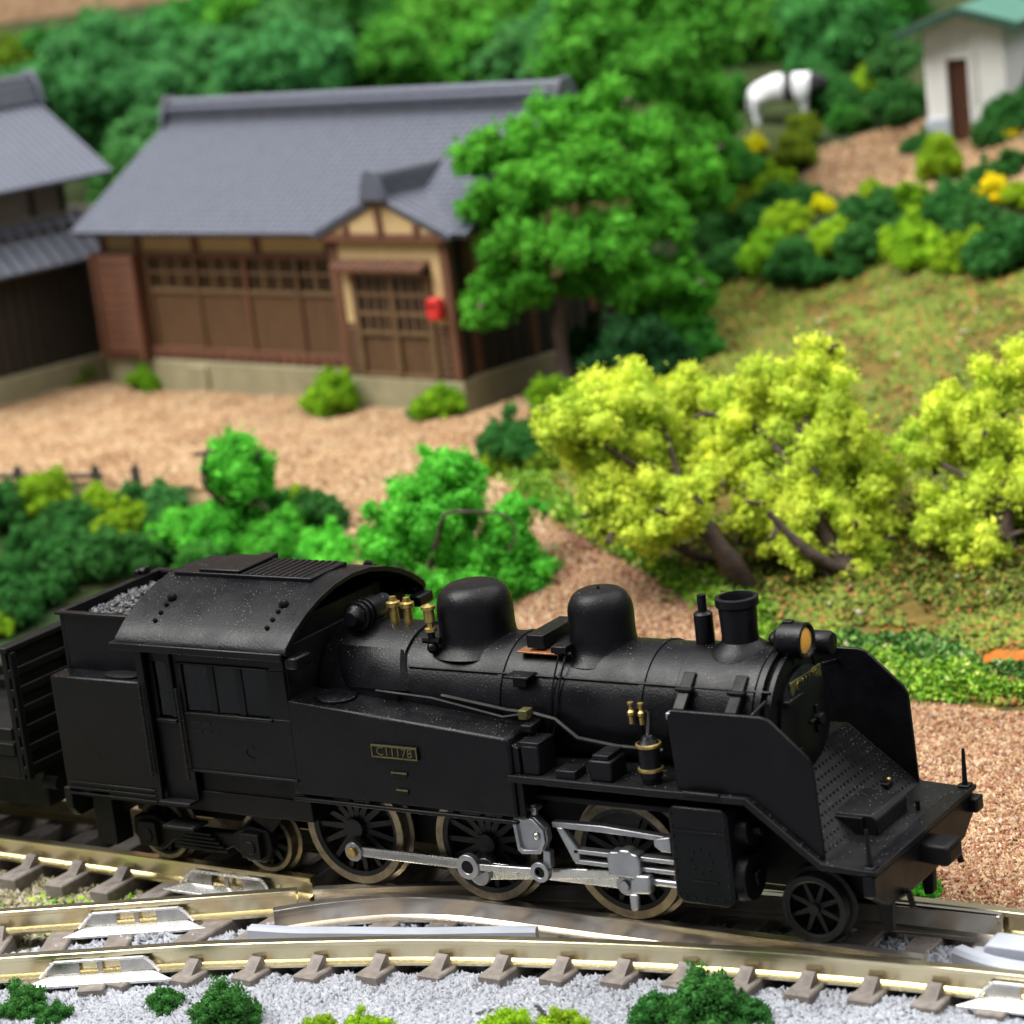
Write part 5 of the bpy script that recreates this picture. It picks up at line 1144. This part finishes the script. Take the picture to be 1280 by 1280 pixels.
for px,py,r,c,lab in [(36,1258,22,C_DARK,'dark green bush at the bottom left corner'),(68,1274,18,C_DARK,'small dark bush right of the corner bush'),(208,1256,19,C_DARK,'loose dark green bush between the corner bush and the round one'),(285,1266,30,C_DARK,'round dark green bush at the bottom edge'),
    (395,1292,22,C_LIME,'yellow-green bush at the bottom edge, left of its twin'),(462,1288,22,C_LIME,'taller yellow-green bush at the bottom edge'),(632,1290,24,C_LIME,'yellow-green bush in front of the black cable'),(710,1292,26,C_LIME,'low yellow-green bush right of the black cable'),(818,1268,24,C_DARK,'dark green bush at the bottom, left of the largest one'),(886,1258,36,C_DARK,'largest dark green bush at the bottom edge'),(935,1272,24,C_DARK,'dark green bush at the bottom, right of the largest one')]:
    bush(px,py,r,c,lab,GF_)
bush(1160,1108,14,C_BRIGHT,'small bright green tuft on the dirt behind the coupler',None)
# ---------------------------------------------------------------- trees
def branch(mb, pts, r0, r1):
    L_ = smooth_line([tuple(p) for p in pts], .1) if len(pts) > 2 else [np.array(p) for p in pts]
    n = len(L_); mb.tube([tuple(p) for p in L_], [(r0+(r1-r0)*i/(n-1))*(1+.22*math.sin(i*2.3+r0*90)*math.sin(i*1.1)) for i in range(n)], 9)
def tree(name, label, col, base, trunk_pts, lobes, gs, dens, nsub, limbs=(), bark='bark', r0=.14, group=None, subr=.37, seed=0, twigs=0, auto=True):
    base = np.array(base)
    t = thing(name, label, 'tree', tuple(base), 0, group)
    rg = np.random.default_rng(seed+77)
    mb = MB(); branch(mb, [np.array(p)-base for p in trunk_pts], r0, r0*.45)
    top = np.array(trunk_pts[-1])-base
    for l in limbs: branch(mb, [np.array(p)-base for p in l], r0*.5, r0*.2)
    Lb = [(np.array(c)-base, r) for c, r in lobes]
    for c, r in (Lb[::2] if auto else ()): branch(mb, [top*.85, (top+c)/2+rg.uniform(-.1, .1, 3), c], r0*.32, r0*.10)
    for k in range(twigs):
        c, r = Lb[rg.integers(len(Lb))]; d = rg.normal(size=3); d /= np.linalg.norm(d); d[1] = -abs(d[1])
        p = c+d*r*.95; mb.tube([tuple(p-d*.12), tuple(p+d*.05+rg.uniform(-.04, .04, 3)), tuple(p+d*.08+rg.uniform(-.08, .08, 3))], [.035, .03, .022], 5)
    tr = mb.build('trunk', M[bark], t, 0, 60)
    me = foam_mesh('crown', Lb, gs, rg, dens, nsub, subr)
    o = link(bpy.data.objects.new('crown', me), t); o.color = (*col, 1)
    return t
def LB(l, d0, k=1.1): return [(at(x, y, d0+dd), k*r*(d0+dd)/FPX) for x, y, r, dd in l]
# three yellow trees
b_ = at(946, 756, 28.6)
tree('yellow_tree', 'yellow-green tree leaning left, its brown trunk rising behind the chimney', C_YELLOWTREE, b_, [b_, at(922, 715, 28.4), at(888, 668, 28.3), at(840, 600, 28.9)],
     LB([(725,520,46,0),(775,500,44,.3),(820,500,36,.5),(850,490,36,.8),(700,530,34,-.3),(745,570,44,.2),(800,570,50,.3),(860,560,40,.6),(780,625,40,-.2),(830,650,40,-.2),(770,655,32,-.4),(862,610,34,.5),(805,535,46,.5),(880,520,30,.8),(815,675,30,-.5),(760,620,30,-.3),(850,650,30,-.7),(868,620,34,-.7)], 29.0, 1.07), .036, .62, 14,
     [[at(905,700,29.1), at(860,690,29.0), at(800,650,28.9)]], 'bark', .14, 'yellow trees', .38, 1, 12)
b_ = at(1135, 792, 28.0)
tree('yellow_tree', 'broad yellow-green tree in the middle of the slope with dark cut twigs', C_YELLOWTREE, b_, [b_, at(1085, 740, 28.1), at(1045, 690, 28.2), at(1000, 600, 28.4)],
     LB([(925,520,42,.6),(975,490,46,.5),(1025,465,34,.3),(1030,510,44,.2),(960,560,46,.3),(1010,580,46,0),(1060,560,40,.1),(1090,600,36,.1),(930,590,40,.4),(985,640,44,-.2),(1050,640,44,-.2),(1095,660,30,0),(975,668,26,-.1),(1075,710,36,-.3),(1105,735,26,-.3),(890,580,36,.5),(1035,445,20,.3),(1010,690,30,-.4),(1060,675,30,-.3),(940,650,28,0)], 28.6, 1.07), .036, .62, 14,
     [[at(1060,715,28.1), at(1010,690,28.0), at(960,640,28.0)]], 'bark', .16, 'yellow trees', .38, 2, 16)
b_ = at(1296, 785, 27.6)
tree('yellow_tree', 'yellow-green tree cut off by the right picture edge', C_YELLOWTREE, b_, [b_, at(1278, 730, 27.8), at(1258, 690, 27.9), at(1260, 600, 28.0)],
     LB([(1150,565,30,.2),(1190,520,34,.3),(1250,490,40,.3),(1295,460,40,.3),(1230,560,46,.2),(1200,640,44,0),(1260,620,50,-.1),(1310,560,50,.1),(1180,660,28,-.2),(1235,690,38,-.3),(1225,735,28,-.4),(1218,765,20,-.4),(1330,640,50,0),(1310,700,34,-.2)], 28.2, 1.07), .036, .62, 14,
     [[at(1262,700,27.8), at(1240,720,27.7), at(1222,745,27.7)]], 'bark', .16, 'yellow trees', .38, 3, 10)
# big green tree before the farmhouse
b_ = at(706, 484, 36.9)
tree('leafy_tree', 'large bright green tree in front of the farmhouse right end', C_TREE, b_, [b_, at(703, 440, 36.9), at(700, 395, 36.9), at(715, 300, 37)],
     LB([(600,195,36,-.4),(650,185,44,-.3),(705,160,46,0),(760,150,46,.3),(640,240,44,-.7),(700,225,50,-.8),(760,220,54,-.6),(820,190,46,.2),(860,215,40,.4),(600,265,28,-.6),(640,300,40,-.8),(700,300,50,-1),(760,300,50,-.9),(820,275,46,-.2),(620,350,34,-.6),(660,360,44,-.7),(730,350,36,-.3),(605,390,34,-.6),(780,350,44,-.5),(840,350,44,-.2),(875,370,34,0),(850,400,34,-.1),(588,205,24,-.4),(800,395,30,.2)], 36.9, .92), .050, .62, 14,
     (), 'palebark', .115, None, .37, 4, 6)
b_ = at(848, 318, 41.0)
tree('leafy_tree', 'tall green tree standing behind the big tree, reaching the top edge', C_FOREST, b_, [b_, at(846, 270, 41), at(840, 200, 41), at(830, 90, 41.2)],
     LB([(730,60,50,0),(780,40,56,.2),(840,40,60,.2),(875,50,48,.3),(720,15,44,.2),(800,-10,50,.3),(870,0,50,.3),(760,95,44,-.3),(820,105,52,-.3),(865,110,46,0),(885,150,40,.4),(850,165,44,-.4),(890,205,36,-.2),(880,240,34,-.2),(830,225,36,-.5),(715,95,26,-.1)], 41.2, 1.0), .058, .6, 14,
     [[at(846,262,40.9), at(870,205,40.3), at(905,182,40.1)]], 'bark', .16, None, .37, 5)
# twiggy tree above the cab and sparse tree left of the steam dome
b_ = at(292, 690, 32.5)
tree('twiggy_tree', 'small bright green tree with bare twigs above the cab roof', C_BRIGHT, b_, [b_, at(293, 650, 32.5), at(296, 600, 32.5)],
     LB([(300,575,34,0),(318,590,29,0),(285,588,27,-.1),(300,605,34,-.1),(318,612,23,0),(275,570,18,.1)], 32.5), .040, .62, 14,
     [[at(293,640,32.5), at(268,620,32.3), at(252,600,32.2), at(256,570,32.2)], [at(295,622,32.5), at(325,628,32.2), at(335,640,32.1)], [at(293,640,32.5), at(262,612,32.3), at(256,570,32.2), at(262,562,32.2), at(270,566,32.2)]], 'bark', .07, None, .37, 6, 5, False)
b_ = at(545, 765, 29.8)
tree('twiggy_tree', 'sparse bright green tree with a bent bare branch left of the steam dome', C_BRIGHT, b_, [b_, at(535, 725, 29.7), at(548, 670, 29.5), at(556, 645, 29.4)],
     LB([(545,590,30,.3),(570,600,30,.3),(555,620,37,.2),(520,640,37,.1),(510,670,42,0),(480,690,35,0),(535,680,42,.1),(500,720,37,0),(560,735,40,-.1),(530,750,37,-.1),(585,690,42,.3),(620,680,37,.3),(650,640,27,.3),(640,700,37,.2),(655,720,35,.2),(600,730,45,.1),(650,760,35,.1),(610,770,37,.1),(460,640,11,0),(595,605,17,.3)], 29.9), .036, .62, 14,
     [[at(548,670,29.5), at(556,643,29.35), at(580,640,29.25), at(615,641,29.2), at(636,648,29.2), at(645,672,29.2), at(632,690,29.2)], [at(535,725,29.7), at(510,715,29.3), at(490,702,29.2)]], 'bark', .05, None, .37, 7, 0, False)
# wooded hill behind the houses
GT = 'foam trees of the wooded hill'
def wood(px, py, rpx, col, d, label, seed, n=9):
    rg = np.random.default_rng(seed); lobes = []
    for k in range(n):
        a = rg.uniform(0, 6.28); q = rg.uniform(.15, .80)
        lobes.append((px+math.cos(a)*q*rpx*1.2, py+math.sin(a)*q*rpx*.95, rpx*1.2*rg.uniform(.50, .68), rg.uniform(-.5, .5)))
    c = at(px, py, d); g = height(np.array([c[0]]), np.array([c[1]]))[0]; g = min(g, c[2]-rpx*d/FPX*.6)
    b = (c[0], c[1], g)
    return tree('wood_tree', label, tuple(x*rg.uniform(.9, 1.12) for x in col), b, [b, (c[0]+.05, c[1], (g+c[2])/2), (c[0], c[1], c[2])], LB(lobes, d), .078, .55, 13, (), 'bark', .13, GT, .40, seed)
for i, (px, py, r, c, d, lab) in enumerate([
    (115,125,74,C_BLUE,50,'largest blue-green tree left of the farmhouse roof'),(185,185,44,C_BLUE,48,'low blue-green tree beside the farmhouse gable'),(75,100,42,C_BLUE,54,'blue-green tree under the chipboard edge, left of centre'),
    (210,78,48,C_BLUE,54,'blue-green tree above the left end of the farmhouse ridge'),(62,62,26,C_MID,55,'small green tree close under the chipboard edge'),(118,50,24,C_BLUE,56,'small blue-green tree right under the chipboard, near its end'),(22,78,24,C_OLIVE,55,'little olive tree at the left edge under the chipboard'),(18,110,34,C_OLIVE,57,'olive shrubby tree at the left edge below the chipboard'),(150,85,36,C_MID,57,'green tree directly under the chipboard edge'),
    (265,100,46,C_BLUE,50,'blue-green tree touching the left part of the ridge'),(300,30,50,C_FOREST,56,'darker green tree at the top, left third'),(345,95,46,C_BLUE,49,'blue-green tree behind the ridge, second from its left end'),
    (375,40,50,C_BLUE,55,'blue-green tree at the top above the ridge'),(425,90,42,C_BLUE,50,'blue-green tree behind the ridge beside the bright ones'),(440,25,46,C_MID,56,'mid-green tree at the top centre left'),
    (490,75,44,C_FOREST,50,'bright green tree behind the ridge, left of its group'),(545,55,50,C_FOREST,52,'bright green tree behind the middle of the ridge'),(590,80,44,C_FOREST,50,'bright green tree behind the ridge, right of its group'),
    (640,25,50,C_FOREST,55,'bright green tree at the top centre'),(665,85,46,C_BLUE,49,'blue-green tree at the right end of the ridge'),(700,50,44,C_BLUE,53,'blue-green tree left of the tall green tree'),
    (520,10,44,C_FOREST,57,'green tree at the top edge, centre'),(262,38,36,C_MID,58,'green tree at the top edge right of the chipboard'),(960,40,48,C_FOREST,50,'bright green tree above the cow'),(1000,55,40,C_FOREST,50,'bright green tree right behind the cow'),
    (1050,50,54,C_BLUE,49,'blue-green tree between the cow and the hut'),(1105,30,52,C_MID,50,'green tree left of the hut roof'),(1130,85,40,C_DARK,47,'dark tree at the left wall of the hut'),(905,60,40,C_MID,50,'green tree left of the cow'),(1010,10,46,C_MID,54,'green tree at the top edge above the cow'),
    (1090,80,44,C_DARK,50,'dark tree deep in the shade left of the hut'),(1160,-5,44,C_BLUE,54,'blue-green tree behind the hut roof'),(590,20,40,C_DARK,56,'dark tree in the gap at the top centre'),(150,230,34,C_DARK,47,'dark tree in the gap between the two houses')]):
    wood(px, py, r, c, d, lab, 200+i)
# small cover plants along the path edge and below the yellow trees
def strip(px_pts, width, n, size, mat, name, label, zoff=.3):
    Pw = [ground_hit(*p)[0] for p in px_pts]; X_, Y_ = [], []
    for i in range(len(Pw)-1):
        m = int(n/(len(Pw)-1)); t = RNG.random(m); q = Pw[i][None]*(1-t[:, None])+Pw[i+1][None]*t[:, None]
        w = width*(.55+.45*np.sin(q[:, 0]*3.1+q[:, 1]*2.3))
        X_.append(q[:, 0]+RNG.normal(0, .5, m)*w); Y_.append(q[:, 1]+RNG.normal(0, .5, m)*w)
    x = np.concatenate(X_); y = np.concatenate(Y_)
    k_ = ~inside(R_ORANGE[0], x, y) & ~inside(R_ORANGE[1], x, y); x = x[k_]; y = y[k_]
    bumpz = .07*np.abs(np.sin(4.2*x+1.1*y)*np.sin(3.7*y-1.6*x)) + RNG.random(len(x))*.06
    V, T = granules(np.repeat(np.stack([x, y, height(x, y)+bumpz], -1), 3, 0)+RNG.normal(0, size*.8, (3*len(x), 3)), size*1.1, RNG, 1.0, 'fleck', .5)
    return tag(link(bpy.data.objects.new(name, array_mesh(name, V, T, M[mat]))), label, 'ground cover', kind='stuff')
strip([(648,598),(700,638),(760,682),(830,717),(900,748),(960,776)], .16, 6000, .036, 'limeflock', 'path_edge_turf', 'lime tufts lining the lower edge of the path')
strip([(960,800),(1040,822),(1150,852),(1230,866),(1330,880)], .30, 14000, .030, 'limeflock', 'lime_ground_cover', 'lime ground cover band above the dirt strip')
strip([(1060,800),(1130,812),(1190,830),(1280,848),(1340,856)], .30, 3000, .030, 'greenflock', 'green_ground_cover', 'blue-green ground cover behind the lime band')
strip([(960,700),(1050,690),(1150,680),(1280,700)], 1.2, 12000, .036, 'flock', 'slope_ground_cover', 'olive ground cover on the slope behind the yellow trunks')

import OpenImageIO as oiio, numpy as np, sys
b=oiio.ImageBuf('/workdir/render_main.png'); a=b.get_pixels(oiio.UINT8)
def m(n,x,y,r=6):
    x=int(x*.8);y=int(y*.8);q=a[y-r:y+r,x-r:x+r,:3].reshape(-1,3); print(n,q.mean(0).round(),q.std(0).round())
for n,x,y in [('tank side',440,960),('cab side',280,940),('bunker',130,920),('deflector',920,960),('cab roof',260,760),('boiler top',680,800),('boiler flank',720,860),('tank top',480,890),('deck',1150,1010),('yard',200,530),('yard2',450,560),('path',760,760),('dirt',1220,960),('ballast',560,1240),('roof',350,220),('roof low',300,270),('tree hi',680,200),('tree lo',820,380),('yellow',800,520),('yellow2',980,540),('foundation',250,470),('hut',1170,110),('hut r',1265,90),('turf',1200,420),('brightbush',300,670),('dark bush',90,690),('board',60,8),('shutter',140,380),('panel',300,410),('plateau',1080,200),('wood',130,120),('rail web',500,1182)]: m(n,x,y)
